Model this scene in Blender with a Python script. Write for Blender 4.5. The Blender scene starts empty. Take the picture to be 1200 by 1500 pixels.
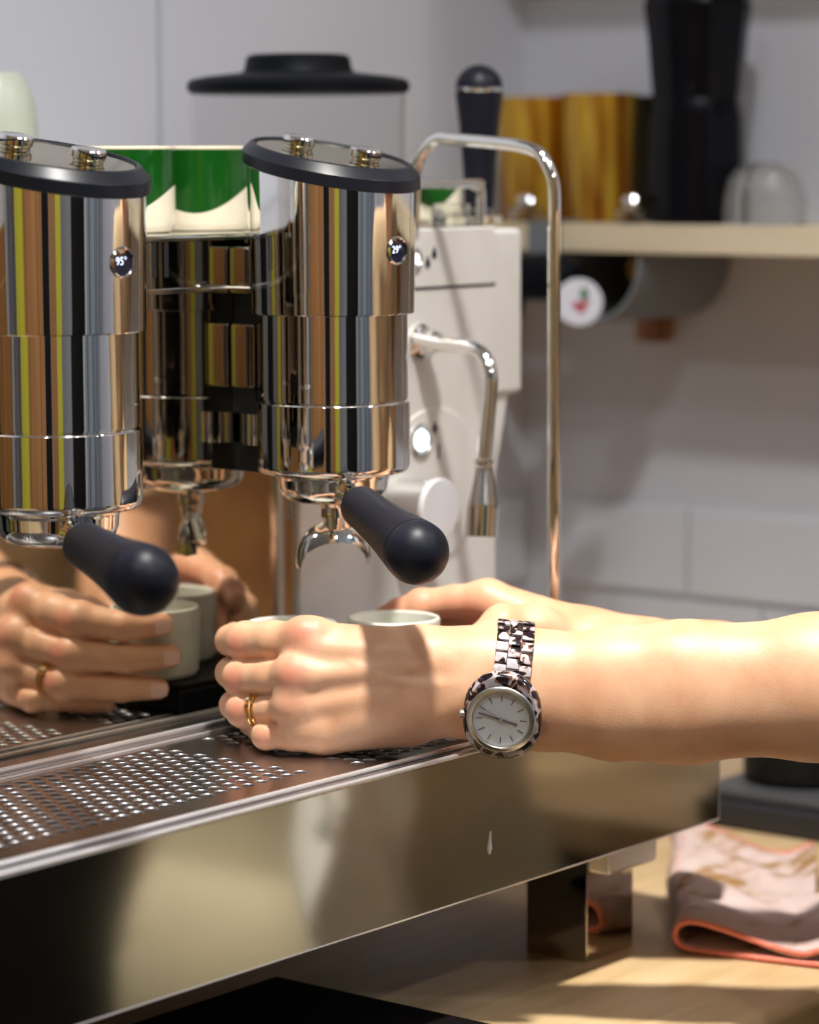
import bpy, bmesh, math, random
import numpy as np
from mathutils import Vector, Matrix
R_ = math.radians
C = bpy.context.scene.collection
random.seed(7); rng = np.random.default_rng(5)

# ------------------------------------------------------------------ camera
# machine frame in mm: x along the machine, y towards the back wall, z relative to eye height (1.405 m)
EYE = 1.405
def V(u, y, h): return Vector((u/1000, y/1000, EYE + h/1000))
C0 = np.array([-1394.87, -1169.28, 0.0])
CR = np.array([0.622294, -0.782775, -0.003575])
CU = np.array([0.094597, 0.070668, 0.993004])
CF = np.array([0.777047, 0.618279, -0.118024])
FPX = 4375.9
def at(px, py, d):                       # photo pixel + depth (mm) -> machine frame mm
    return C0 + d*(CF + CR*(px-600)/FPX + CU*(750-py)/FPX)
def tocam(p):
    q = np.asarray(p, float) - C0
    return np.array([q@CR, -(q@CU), q@CF])
cam_d = bpy.data.cameras.new('camera'); cam = bpy.data.objects.new('camera', cam_d); C.objects.link(cam)
m = Matrix.Identity(4)
for i in range(3):
    m[i][0] = CR[i]; m[i][1] = CU[i]; m[i][2] = -CF[i]
m.translation = V(*C0); cam.matrix_world = m
cam_d.sensor_fit = 'HORIZONTAL'; cam_d.sensor_width = 24.0; cam_d.lens = 24.0*FPX/1200
cam_d.clip_start = .05; cam_d.clip_end = 50
cam_d.dof.use_dof = True; cam_d.dof.focus_distance = 1.695; cam_d.dof.aperture_fstop = 4.2
bpy.context.scene.camera = cam
sc = bpy.context.scene
sc.view_settings.view_transform = 'Standard'; sc.view_settings.look = 'None'
sc.view_settings.gamma = 1; sc.view_settings.use_curve_mapping = False
sc.view_settings.exposure = -0.82

# ------------------------------------------------------------------ light
w = bpy.data.worlds.new('world'); sc.world = w; w.use_nodes = True
w.node_tree.nodes['Background'].inputs[0].default_value = (1.0, 0.80, 0.64, 1)
w.node_tree.nodes['Background'].inputs[1].default_value = 0.10
def disk(name, p, power, size, col, target=None, shape='DISK', sy=None, spread=180):
    l = bpy.data.lights.new(name, 'AREA'); l.shape = shape; l.size = size
    if sy: l.size_y = sy
    l.energy = power; l.color = col; l.spread = R_(spread)
    o = bpy.data.objects.new(name, l); C.objects.link(o); o.location = V(*p)
    t = V(*(target or (p[0], p[1], p[2]-1000)))
    o.rotation_euler = (t - o.location).to_track_quat('-Z', 'Y').to_euler()
    return o
LAMPS = [((-300, -400, 1060), 21, (.90, .94, 1.0), None, 180), ((560, -1150, 1200), 9, (1.0, .92, .85), None, 180), ((-1250, -560, 1200), 12, (.90, .94, 1.0), None, 180),
         ((-700, -1900, 1200), 16, (.95, .96, 1.0), None, 180), ((400, -2300, 1200), 16, (.95, .96, 1.0), None, 180)]
for i, (p, e, c, tg_p, spr) in enumerate(LAMPS):
    disk('spot_lamp_light', p, e, .11, c, target=tg_p, spread=spr)
disk('arm_boost_light', (-300, -400, 1055), 5.0, .09, (1.0, .93, .80), target=(60, -180, -320), spread=52)  # extra narrow light added at the key lamp to brighten the arms
disk('ceiling_fill_light', (-500, -1100, 1270), 8, 1.0, (1.0, .95, .92), shape='RECTANGLE', sy=.5)  # added soft fill; the ceiling carries no light panel

# ------------------------------------------------------------------ materials
def new_mat(name):
    m = bpy.data.materials.new(name); m.use_nodes = True
    return m, m.node_tree.nodes, m.node_tree.links, m.node_tree.nodes['Principled BSDF']
def mat(name, col, rough=.5, metal=0, **k):
    m, n, l, b = new_mat(name)
    b.inputs['Base Color'].default_value = (*col, 1); b.inputs['Roughness'].default_value = rough
    b.inputs['Metallic'].default_value = metal
    for kk, v in k.items():
        b.inputs[kk.replace('_', ' ')].default_value = v
    return m
def ramp(n, l, src, stops, interp='LINEAR'):
    r = n.new('ShaderNodeValToRGB'); r.color_ramp.interpolation = interp
    el = r.color_ramp.elements
    el[0].position, el[0].color = stops[0][0], (*stops[0][1], 1)
    el[1].position, el[1].color = stops[-1][0], (*stops[-1][1], 1)
    for p, c in stops[1:-1]:
        e = el.new(p); e.color = (*c, 1)
    l.new(src, r.inputs[0]); return r
def tex(n, l, kind, scale, coord='Object', sc3=None, **k):
    tc = n.new('ShaderNodeTexCoord'); mp = n.new('ShaderNodeMapping')
    l.new(tc.outputs[coord], mp.inputs[0])
    if sc3: mp.inputs['Scale'].default_value = sc3
    t = n.new('ShaderNodeTex'+kind); l.new(mp.outputs[0], t.inputs['Vector'])
    t.inputs['Scale'].default_value = scale
    for kk, v in k.items(): t.inputs[kk].default_value = v
    return t
def bump(n, l, b, src, strength, dist=.001):
    bp = n.new('ShaderNodeBump'); bp.inputs['Strength'].default_value = strength; bp.inputs['Distance'].default_value = dist
    l.new(src, bp.inputs['Height']); l.new(bp.outputs[0], b.inputs['Normal']); return bp
def noisy(name, c1, c2, scale, rough=.5, metal=0, sc3=None, bs=0, bd=.001, detail=4, r2=None, **k):
    m, n, l, b = new_mat(name); t = tex(n, l, 'Noise', scale, sc3=sc3, Detail=detail)
    r = ramp(n, l, t.outputs['Fac'], [(.35, c1), (.65, c2)]); l.new(r.outputs[0], b.inputs['Base Color'])
    b.inputs['Roughness'].default_value = rough; b.inputs['Metallic'].default_value = metal
    if r2 is not None:
        mr = n.new('ShaderNodeMapRange'); mr.inputs['To Min'].default_value = rough; mr.inputs['To Max'].default_value = r2
        l.new(t.outputs['Fac'], mr.inputs['Value']); l.new(mr.outputs[0], b.inputs['Roughness'])
    if bs: bump(n, l, b, t.outputs['Fac'], bs, bd)
    for kk, v in k.items(): b.inputs[kk.replace('_', ' ')].default_value = v
    return m
chrome = mat('chrome', (.86, .85, .83), .035, 1)
chrome_soft = mat('satin_chrome', (.75, .73, .70), .16, 1)
mirror = noisy('mirror_steel', (.56, .52, .45), (.60, .56, .49), 3, .03, 1, r2=.06)
panel_steel = noisy('polished_front_steel', (.66, .63, .56), (.70, .67, .60), 2.5, .05, 1, r2=.12)
tray_steel = noisy('tray_steel', (.40, .38, .39), (.50, .48, .49), 14, .14, 1, r2=.30)
edge_steel = mat('bright_edge_steel', (.95, .95, .97), .38, .85)
brushed = noisy('brushed_panel_steel', (.74, .73, .71), (.84, .83, .81), 9, .42, .35, sc3=(1, 1, .6), r2=.5, detail=6)
knob_steel = mat('brushed_knob_steel', (.62, .61, .6), .28, .9)
knob_face = mat('white_satin_metal', (.80, .81, .86), .35, .3)
steel = mat('brushed_watch_steel', (.62, .60, .57), .3, 1)
black_plastic = mat('black_plastic', (.003, .004, .006), .5, 0, Specular_IOR_Level=.12)
black_cap = mat('graphite_cap', (.008, .009, .014), .34, 0, Specular_IOR_Level=.24)
rubber = noisy('soft_black_rubber', (.005, .006, .012), (.008, .009, .017), 60, .42, bs=.05, bd=.0003, Specular_IOR_Level=.24)
black_hole = mat('black_recess', (.004, .004, .004), .7)
glossplate = mat('smoked_mirror_plate', (.44, .37, .20), .08, 1)
gold = mat('gold', (.85, .56, .16), .12, 1)
stone = mat('clear_gem', (.95, .95, .95), .02, 0, Transmission_Weight=.8, IOR=1.9)
cup_mat = noisy('speckled_stoneware', (.62, .62, .55), (.70, .70, .63), 60, .4, bs=.05, bd=.0004)
glass = mat('clear_glass', (.97, .98, .97), .02, 0, Transmission_Weight=1, IOR=1.45)
amber = noisy('amber_glass', (.45, .12, .005), (1.0, .70, .07), 75, .06, sc3=(1, 1, .12), detail=2, Transmission_Weight=.6, IOR=1.42)  # gold and dark streaks in the colour stand for light through the glass
hopper_mat = mat('clear_hopper_plastic', (.93, .93, .93), .05, 0, Transmission_Weight=1, IOR=1.02)
wall_m = noisy('wall_paint', (.60, .605, .65), (.63, .635, .68), 2, .6)
tile_m = noisy('glazed_tile', (.66, .68, .73), (.70, .71, .76), 3, .22)
grout = mat('grout', (.50, .51, .55), .8)
ceil_m = mat('ceiling_paint', (.70, .67, .62), .8)
floor_m = noisy('floor_vinyl', (.10, .085, .07), (.15, .125, .10), 4, .5)
white_em, n_, l_, b_ = new_mat('white_lamp')
b_.inputs['Emission Color'].default_value = (.75, .92, 1, 1); b_.inputs['Emission Strength'].default_value = 4
disp_em, n_, l_, b_ = new_mat('display_digits')
b_.inputs['Emission Color'].default_value = (.55, .72, 1, 1); b_.inputs['Emission Strength'].default_value = 2.2
disp_glass = mat('display_glass', (.012, .014, .03), .08)
celadon = noisy('celadon_glaze', (.50, .53, .43), (.60, .62, .53), 12, .3)
pink = noisy('pink_terry_edge', (.72, .20, .15), (.80, .27, .20), 300, .9, bs=.4, bd=.001)
felt = mat('grey_felt', (.20, .21, .22), .9)
olive = noisy('olive_panel', (.52, .48, .02), (.64, .58, .05), 3, .7, sc3=(12, 12, .4))
orange_wood = noisy('orange_stained_wood', (.22, .08, .02), (.66, .33, .12), 2.2, .45, sc3=(12, 12, .25))
slate = noisy('slate_panel', (.05, .06, .075), (.36, .42, .50), 2.5, .6, sc3=(6, 6, .2))
cream_m = mat('cream_lacquer', (.75, .68, .48), .5)
dark_m = mat('black_lacquer', (.005, .005, .005), .5, 0, Specular_IOR_Level=.25)

def wood_mat():
    m, n, l, b = new_mat('birch_counter')
    t = tex(n, l, 'Noise', 5, sc3=(1.2, 9, 9), Detail=6, Distortion=.6)
    r = ramp(n, l, t.outputs['Fac'], [(.3, (.50, .34, .17)), (.55, (.60, .43, .24)), (.75, (.66, .49, .29))])
    l.new(r.outputs[0], b.inputs['Base Color']); b.inputs['Roughness'].default_value = .42
    bump(n, l, b, t.outputs['Fac'], .1, .001); return m
counter_m = wood_mat()
shelf_m = noisy('pale_shelf_wood', (.74, .60, .38), (.84, .71, .50), 4, .5, sc3=(8, 1, 8))
def skin_mat():
    m, n, l, b = new_mat('skin')
    t = tex(n, l, 'Noise', 38, Detail=5); r = ramp(n, l, t.outputs['Fac'], [(.3, (.63, .33, .19)), (.7, (.74, .44, .28))])
    a = n.new('ShaderNodeAttribute'); a.attribute_name = 'flush'
    mx = n.new('ShaderNodeMix'); mx.data_type = 'RGBA'; l.new(a.outputs['Fac'], mx.inputs[0])
    l.new(r.outputs[0], mx.inputs[6]); mx.inputs[7].default_value = (.62, .20, .13, 1)
    f = tex(n, l, 'Voronoi', 95, sc3=(1, 1, 1)); fr = ramp(n, l, f.outputs['Distance'], [(.0, (1, 1, 1)), (.09, (0, 0, 0))])
    f2 = tex(n, l, 'Noise', 9); gate = n.new('ShaderNodeMath'); gate.operation = 'GREATER_THAN'; gate.inputs[1].default_value = .56
    l.new(f2.outputs['Fac'], gate.inputs[0])
    mu = n.new('ShaderNodeMath'); mu.operation = 'MULTIPLY'; l.new(fr.outputs[0], mu.inputs[0]); l.new(gate.outputs[0], mu.inputs[1])
    mu2 = n.new('ShaderNodeMath'); mu2.operation = 'MULTIPLY'; mu2.inputs[1].default_value = .55; l.new(mu.outputs[0], mu2.inputs[0])
    mx2 = n.new('ShaderNodeMix'); mx2.data_type = 'RGBA'; l.new(mu2.outputs[0], mx2.inputs[0])
    l.new(mx.outputs[2], mx2.inputs[6]); mx2.inputs[7].default_value = (.36, .15, .08, 1)
    l.new(mx2.outputs[2], b.inputs['Base Color'])
    b.inputs['Roughness'].default_value = .46
    b.inputs['Subsurface Weight'].default_value = .22; b.inputs['Subsurface Radius'].default_value = (1, .35, .2)
    b.inputs['Subsurface Scale'].default_value = .004
    t3 = tex(n, l, 'Noise', 900, sc3=(1, 1, 1), Detail=3); bump(n, l, b, t3.outputs['Fac'], .2, .0005)
    return m
skin = skin_mat()
def tortoise_mat():
    m, n, l, b = new_mat('tortoiseshell_acetate')
    t = tex(n, l, 'Noise', 150, Detail=1.2, Distortion=.8)
    ge = n.new('ShaderNodeNewGeometry'); l.new(ge.outputs['Position'], t.inputs['Vector'])
    r = ramp(n, l, t.outputs['Fac'], [(0, (.01, .007, .012)), (.475, (.012, .008, .012)), (.505, (.20, .09, .05)), (.54, (.42, .36, .38)), (.62, (.47, .43, .47)), (1, (.55, .50, .54))])
    l.new(r.outputs[0], b.inputs['Base Color']); b.inputs['Roughness'].default_value = .15
    b.inputs['Coat Weight'].default_value = .5; return m
tortoise = tortoise_mat()
def mug_mat():
    m, n, l, b = new_mat('green_dipped_glaze')
    tc = n.new('ShaderNodeTexCoord'); s = n.new('ShaderNodeSeparateXYZ'); l.new(tc.outputs['Object'], s.inputs[0])
    a = n.new('ShaderNodeMath'); a.operation = 'ARCTAN2'; l.new(s.outputs[1], a.inputs[0]); l.new(s.outputs[0], a.inputs[1])
    k = n.new('ShaderNodeMath'); k.operation = 'MULTIPLY_ADD'; k.inputs[1].default_value = 2.0; k.inputs[2].default_value = 4.94; l.new(a.outputs[0], k.inputs[0])
    c = n.new('ShaderNodeMath'); c.operation = 'COSINE'; l.new(k.outputs[0], c.inputs[0])
    w_ = n.new('ShaderNodeMath'); w_.operation = 'MULTIPLY_ADD'; w_.inputs[1].default_value = -.009; w_.inputs[2].default_value = .0205; l.new(c.outputs[0], w_.inputs[0])
    g = n.new('ShaderNodeMath'); g.operation = 'GREATER_THAN'; l.new(s.outputs[2], g.inputs[0]); l.new(w_.outputs[0], g.inputs[1])
    mx = n.new('ShaderNodeMix'); mx.data_type = 'RGBA'; l.new(g.outputs[0], mx.inputs[0])
    mx.inputs[6].default_value = (.72, .66, .52, 1); mx.inputs[7].default_value = (.005, .065, .006, 1)
    l.new(mx.outputs[2], b.inputs['Base Color']); b.inputs['Roughness'].default_value = .12; return m
mug_m = mug_mat()
cream_glaze = mat('cream_glaze', (.72, .64, .48), .2)
def cloth_mat():
    m, n, l, b = new_mat('stained_microfibre')
    t = tex(n, l, 'Noise', 22, Detail=3, sc3=(1, 2, 1)); r = ramp(n, l, t.outputs['Fac'], [(.36, (.30, .16, .05)), (.42, (.48, .34, .28)), (.5, (.58, .45, .43)), (1, (.64, .52, .52))])
    l.new(r.outputs[0], b.inputs['Base Color']); b.inputs['Roughness'].default_value = .95
    t2 = tex(n, l, 'Noise', 500); bump(n, l, b, t2.outputs['Fac'], .5, .001); return m
cloth_m = cloth_mat()
apron_m = noisy('khaki_apron', (.46, .40, .27), (.55, .49, .35), 8, .85, bs=.2, bd=.004)
shirt_m = noisy('tan_knit', (.36, .25, .14), (.46, .34, .20), 14, .9, bs=.3, bd=.003)
jean_m = mat('dark_trousers', (.02, .02, .025), .9)
hair_m = noisy('auburn_hair', (.20, .08, .03), (.34, .15, .06), 10, .5, sc3=(14, 14, 1))
towel_m = noisy('white_towel', (.80, .78, .74), (.88, .87, .84), 12, .95, bs=.3, bd=.004)
dial_m = mat('silver_white_dial', (.70, .72, .77), .35)
ceramic = mat('matt_black_ceramic', (.003, .003, .005), .22, 0, Specular_IOR_Level=.15)
nail_m = mat('nail', (.80, .52, .45), .25)

# ------------------------------------------------------------------ object helpers
def link(name, me, m, parent=None, smooth=35, mats=None):
    o = bpy.data.objects.new(name, me); C.objects.link(o)
    for mm in (mats or [m]): me.materials.append(mm)
    if smooth:
        me.shade_smooth(); me.set_sharp_from_angle(angle=R_(smooth))
        wn = o.modifiers.new('weighted', 'WEIGHTED_NORMAL'); wn.keep_sharp = True; wn.weight = 80
    if parent: o.parent = parent; o.matrix_parent_inverse = Matrix.Identity(4)
    return o
def mesh(name, verts, faces, m, parent=None, smooth=35, origin=None, mats=None):
    """verts in machine mm, world placed; origin mm (defaults to parent-less centroid)"""
    v = np.asarray(verts, float)
    if parent is not None and origin is None: org = np.array(parent['o_'])
    elif origin is None: org = v.mean(0)
    else: org = np.array(origin, float)
    me = bpy.data.meshes.new(name); me.from_pydata(((v-org)/1000).tolist(), [], faces); me.update()
    o = link(name, me, m, parent, smooth, mats)
    if parent is None: o.location = V(*org)
    else: o.location = Vector(((org-np.array(parent['o_']))/1000).tolist())
    o['o_'] = [float(a) for a in org]
    return o
def empty(name, p, label, cat, group=None):
    o = bpy.data.objects.new(name, None); C.objects.link(o); o.location = V(*p); o.empty_display_size = .02
    o['o_'] = [float(a) for a in p]; o['label'] = label; o['category'] = cat
    if group: o['group'] = group
    return o
def tag(o, label=None, cat=None, group=None, kind=None):
    if label: o['label'] = label
    if cat: o['category'] = cat
    if group: o['group'] = group
    if kind: o['kind'] = kind
    return o
class G:
    """collects geometry in machine mm"""
    def __init__(s): s.v = []; s.f = []
    def add(s, v, f):
        n = len(s.v); s.v += [tuple(map(float, a)) for a in v]; s.f += [tuple(i+n for i in q) for q in f]; return s
    def bm(s, b, M=None):
        b.verts.ensure_lookup_table(); b.verts.index_update()
        s.add([(M@a.co if M else a.co) for a in b.verts], [[x.index for x in f.verts] for f in b.faces]); b.free(); return s
    def box(s, a, b, bev=0, seg=2, M=None):
        q = bmesh.new(); bmesh.ops.create_cube(q, size=1)
        c = [(a[i]+b[i])/2 for i in range(3)]; d = [abs(b[i]-a[i]) for i in range(3)]
        for v in q.verts: v.co = Vector([c[i]+v.co[i]*d[i] for i in range(3)])
        if bev: bmesh.ops.bevel(q, geom=q.edges[:], offset=bev, segments=seg, affect='EDGES', profile=.5)
        return s.bm(q, M)
    def lathe(s, prof, seg=48, M=None, cap0=True, cap1=True, slant=None, ang=(0, 2*math.pi)):
        """prof: (r, z); M maps local (mm) to machine mm"""
        full = abs(ang[1]-ang[0]-2*math.pi) < 1e-6
        n = seg if full else seg+1
        v = []; f = []
        for r, z in prof:
            for i in range(n):
                t = ang[0]+(ang[1]-ang[0])*i/seg
                p = Vector((r*math.cos(t), r*math.sin(t), z))
                if slant: p.z += slant(p)
                v.append(M@p if M else p)
        for k in range(len(prof)-1):
            for i in range(seg):
                j = (i+1) % n
                f.append((k*n+i, k*n+j, (k+1)*n+j, (k+1)*n+i))
        if full:
            if cap0 and prof[0][0] > 1e-6: f.append(tuple(range(n))[::-1])
            if cap1 and prof[-1][0] > 1e-6: f.append(tuple((len(prof)-1)*n+i for i in range(n)))
        return s.add(v, f)
    def tube(s, pts, r, seg=16, cap=True):
        pts = [Vector(p) for p in pts]; rr = r if isinstance(r, (list, tuple)) else [r]*len(pts)
        tang = [(pts[min(i+1, len(pts)-1)]-pts[max(i-1, 0)]).normalized() for i in range(len(pts))]
        up = Vector((0, 0, 1)) if abs(tang[0].z) < .9 else Vector((1, 0, 0))
        nrm = (up-tang[0]*up.dot(tang[0])).normalized(); v = []; f = []
        for i, p in enumerate(pts):
            nrm = (nrm-tang[i]*nrm.dot(tang[i])).normalized(); b = tang[i].cross(nrm)
            for k in range(seg):
                a = 2*math.pi*k/seg; v.append(p+(nrm*math.cos(a)+b*math.sin(a))*rr[i])
        for i in range(len(pts)-1):
            for k in range(seg):
                j = (k+1) % seg; f.append((i*seg+k, i*seg+j, (i+1)*seg+j, (i+1)*seg+k))
        if cap: f.append(tuple(range(seg))[::-1]); f.append(tuple((len(pts)-1)*seg+k for k in range(seg)))
        return s.add(v, f)
    def ball(s, c, r, seg=24):
        prof = [(r*math.sin(math.pi*i/12), -r*math.cos(math.pi*i/12)) for i in range(13)]
        prof[0] = (0.001, -r); prof[-1] = (0.001, r)
        return s.lathe(prof, seg, Matrix.Translation(Vector(c)), False, False)
    def build(s, name, m, parent=None, smooth=35, origin=None, mats=None):
        return mesh(name, s.v, s.f, m, parent, smooth, origin, mats)
def smooth_path(pts, n=8):
    P = [Vector(p) for p in pts]; out = []
    for i in range(len(P)-1):
        a, b, c, d = P[max(i-1, 0)], P[i], P[i+1], P[min(i+2, len(P)-1)]
        for k in range(n):
            t = k/n
            out.append(.5*((2*b)+(c-a)*t+(2*a-5*b+4*c-d)*t*t+(3*b-a-3*c+d)*t**3))
    out.append(P[-1]); return out
def frame(o, z, x=None):
    """matrix with local z along z at origin o"""
    z = Vector(z).normalized()
    x = Vector(x) if x is not None else (Vector((0, 0, 1)) if abs(z.z) < .9 else Vector((1, 0, 0)))
    x = (x-z*x.dot(z)).normalized(); y = z.cross(x)
    M = Matrix.Identity(4)
    for i in range(3): M[i][0] = x[i]; M[i][1] = y[i]; M[i][2] = z[i]; M[i][3] = o[i]
    return M
def struct(name, g, m, smooth=0, label=None):
    o = g.build(name, m, smooth=smooth); o['kind'] = 'structure'
    if label: o['label'] = label
    return o
def text_part(name, txt, size, M, m, parent):
    cu = bpy.data.curves.new(name, 'FONT'); cu.body = txt; cu.size = size; cu.extrude = .03; cu.align_x = 'CENTER'; cu.align_y = 'CENTER'
    to = bpy.data.objects.new('tmp', cu); C.objects.link(to)
    me = bpy.data.meshes.new_from_object(to.evaluated_get(bpy.context.evaluated_depsgraph_get()))
    vs = [M@v.co for v in me.vertices]; fs = [tuple(p.vertices) for p in me.polygons]
    bpy.data.objects.remove(to)
    return mesh(name, vs, fs, m, parent, 0)

# ------------------------------------------------------------------ room
XL, XR, YB, YF, ZF, ZC = -2900, 742, 400, -3000, -1405, 1300
struct('floor', G().box((XL, YF, ZF-60), (XR+100, YB+100, ZF)), floor_m)
struct('ceiling', G().box((XL, YF, ZC), (XR+100, YB+100, ZC+60)), ceil_m)
wb = struct('wall_back', G().box((XL, YB, ZF), (272, YB+80, ZC)).box((278, YB, ZF), (XR+80, YB+80, ZC)).box((272, YB+5, ZF), (278, YB+80, ZC)), wall_m)
wr = struct('wall_right', G().box((XR, YF, ZF), (XR+80, YB, ZC)), wall_m)
struct('wall_left', G().box((XL-80, YF, ZF), (XL, YB, ZC)), wall_m)
struct('wall_front', G().box((XL, YF-80, ZF), (XR, YF, ZC)), wall_m)
# glazed tiles above the counter, each its own piece
tg = G().box((-73.7, -3, -37), (73.7, 3, 37), 1.6, 2)
t0 = None
for row in range(3):
    hc = -297-40-row*79
    if hc-38 < -505: hc2 = hc
    for k in range(9):
        yc = 223.4+75-150*k+150 + (75 if row % 2 else 0)
        if yc+74 > YB: continue
        if t0 is None:
            t0 = mesh('tile', tg.v, tg.f, tile_m, None, 30, origin=(0, 0, 0)); o = t0
        else: o = t0.copy(); C.objects.link(o)
        o.parent = wr; wo = wr['o_']
        o.rotation_euler = (0, 0, R_(90))
        o.location = Vector(((XR-2-wo[0])/1000, (yc-wo[1])/1000, (hc-wo[2])/1000))
    for k in range(9):
        xc = XR-76-150*k - (75 if row % 2 else 0)
        o = t0.copy(); C.objects.link(o); o.parent = wb; wo = wb['o_']; o.rotation_euler = (0, 0, 0)
        o.location = Vector(((xc-wo[0])/1000, (YB-2-wo[1])/1000, (hc-wo[2])/1000))

# counter: continuous birch worktop on a cabinet
ct = empty('counter', (-300, 60, ZF), 'long pale birch worktop counter carrying the espresso machine', 'counter')
G().box((-1500, -262, -541), (XR-8, YB-8, -505), 9, 4).build('worktop', counter_m, ct)
G().box((-1480, -230, ZF), (XR-9, YB-9, -541)).build('cabinet_body', cream_m, ct, 0)
for k in range(3):
    x = -1470+k*550
    d = G().box((x, -250, ZF+100), (x+540, -230, -550), 2).build('cabinet_door', cream_m, ct)
    G().tube([(x+480, -262, -640), (x+480, -262, -760)], 6).build('door_handle', chrome_soft, d)

ct2 = empty('side_counter', (600, -900, ZF), 'birch-topped side counter with black fronts along the right wall', 'counter')
G().box((470, -1500, -541), (XR-8, -263, -505), 6, 3).build('worktop', counter_m, ct2)
G().box((480, -1490, ZF), (XR-9, -264, -541)).build('cabinet_body', dark_m, ct2, 0)
gco = G(); vv = []; ff = []
for i in range(29):
    for j in range(17):
        a, b = i/28, j/16
        vv.append((735-10-38*max(0, math.sin(math.pi*a))**.6*(.8+.2*b)-7*abs(math.sin(a*17+b*2)), -500-250*(a*(.8+.2*b)+.1*(1-b)), -60-400*b))
for i in range(28):
    for j in range(16): ff.append((i*17+j, i*17+j+1, (i+1)*17+j+1, (i+1)*17+j))
co = gco.add(vv, ff).build('coat', orange_wood, None, 60); sm = co.modifiers.new('s', 'SOLIDIFY'); sm.thickness = .004
tag(co, 'rust brown coat hanging on the right wall, beyond the frame', 'coat')
co.data.materials[0] = noisy('rust_fabric', (.30, .13, .04), (.44, .21, .07), 14, .9, bs=.3, bd=.003)
G().tube([(741, -625, -50), (715, -625, -50), (708, -625, -38)], 5, 10).build('coat_hook', chrome_soft, None)
tag(bpy.data.objects['coat_hook'], 'metal hook on the right wall holding the rust coat', 'hook')

# ------------------------------------------------------------------ espresso machine
em = empty('espresso_machine', (-160, 100, -505), 'two-group polished steel espresso machine with mirrored backsplash and perforated drip tray', 'coffee machine')
G().box((-560, 62, -428), (240, 390, -50), 3).build('body', brushed, em)
G().box((-560, 59.2, -345), (33, 62, -47), .4).build('mirror_backsplash', mirror, em)
G().box((-562, 58, -50), (241, 392, -46.2), 1.2).build('top_plate', chrome_soft, em)
for x in (-300, -290.0):
    pass
# slots in the backsplash seen beside the group
sl = G()
for px in (226, 244):
    p = C0 + (lambda v: v*((58.9-C0[1])/v[1]))(at(px, 372, 1)-C0)
    sl.box((p[0]-1.7, 58.6, -71), (p[0]+1.7, 60, -49), .5)
sl.build('vent_slots', black_hole, em)
G().box((-560, 55.5, -81), (-34, 59.5, -77.6), .6).build('backsplash_rail', chrome_soft, em)
cp = G().box((33, 55.5, -344), (240, 62, -47), 1.5, 3).build('control_panel', brushed, em)
G().box((33.5, 55.1, -87.2), (239.5, 56, -85.4)).build('panel_seam', black_hole, cp, 0)
G().box((240.6, 59, -163), (276, 120, -49), 4, 3).build('side_cover', brushed, em)
G().add([(240, 62, -163), (262, 62, -163), (240, 62, -250), (240, 150, -163), (262, 150, -163), (240, 150, -250)], [(0, 1, 2), (3, 5, 4), (0, 3, 4, 1), (1, 4, 5, 2), (0, 2, 5, 3)]).build('side_gusset', brushed, em, 0)
Mn = frame((0, 0, 0), (0, -1, 0), (1, 0, 0))      # local z -> front
def front(u, h, y=55.5): return frame((u, y, h), (0, -1, 0), (1, 0, 0))
G().lathe([(52, 0), (52, .8), (50.5, 1.6), (.01, 1.6)], 64, front(170, -218)).build('round_emboss', brushed, cp)
for (u, h, r) in ((150, -66.5, 4.6), (153.5, -186.5, 8.4)):
    y0 = 55.5 if h > -100 else 53.9
    bz = G().lathe([(r+3, 0), (r+3, 1.5), (r+1, 2.4), (r, 1.2), (.01, 1.2)], 36, front(u, h, y0)).build('button_bezel', knob_steel, cp)
    G().lathe([(r-1.2, 1.2), (r-1.5, 2.2), (.01, 2.4)], 32, front(u, h, y0)).build('lit_button', white_em, bz)
for (u, h) in ((164.5, -69.5), (171.5, -63.6)):
    prof = [(0.01, -3.4), (1.7, -2.8), (2.4, -1.4), (2.1, .3), (1.2, 2.4), (.01, 4.6)]
    vv = [(-r, z) for r, z in prof] + [(r, z) for r, z in prof[::-1]]
    G().add([(u+a, y_, h+b) for y_ in (54.9, 55.6) for a, b in vv], [tuple(range(12))[::-1]]+[(i, (i+1) % 12, 12+(i+1) % 12, 12+i) for i in range(12)]).build('drop_icon', black_hole, cp, 0)
G().box((168.6, 53.4, -184), (170.6, 53.9, -176)).box((166.6, 53.4, -181), (173, 53.9, -179.2)).build('steam_icon', black_hole, cp, 0)
G().box((173, 53.4, -200.5), (174.4, 53.8, -191)).build('knob_mark', black_hole, cp, 0)
kn = G().lathe([(17.5, 0), (17.5, 2), (18.6, 4), (18.6, 34), (19.6, 36)], 48, front(134.8, -228.5, 60)).build('steam_knob', knob_steel, em)
G().lathe([(19.6, 34.5), (20, 36), (19.8, 38), (19, 38.6), (.01, 38.6)], 48, front(134.8, -228.5, 60)).build('knob_face', knob_face, kn)
# cup rail
rl = G(); pts = []
rl.tube(smooth_path([(92, 66, -46), (92, 66, -24), (96, 66, -19.5), (102, 66, -18), (226, 66, -18), (233, 66, -19.5), (237, 66, -24), (237, 66, -46)], 5), 3.2)
rl.tube(smooth_path([(237, 380, -46), (237, 380, -24), (237, 374, -18.5), (237, 366, -18), (237, 90, -18), (237, 75, -18.5), (237, 66, -22)], 4), 3.2)
rl.build('cup_rail', chrome, em)
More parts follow.
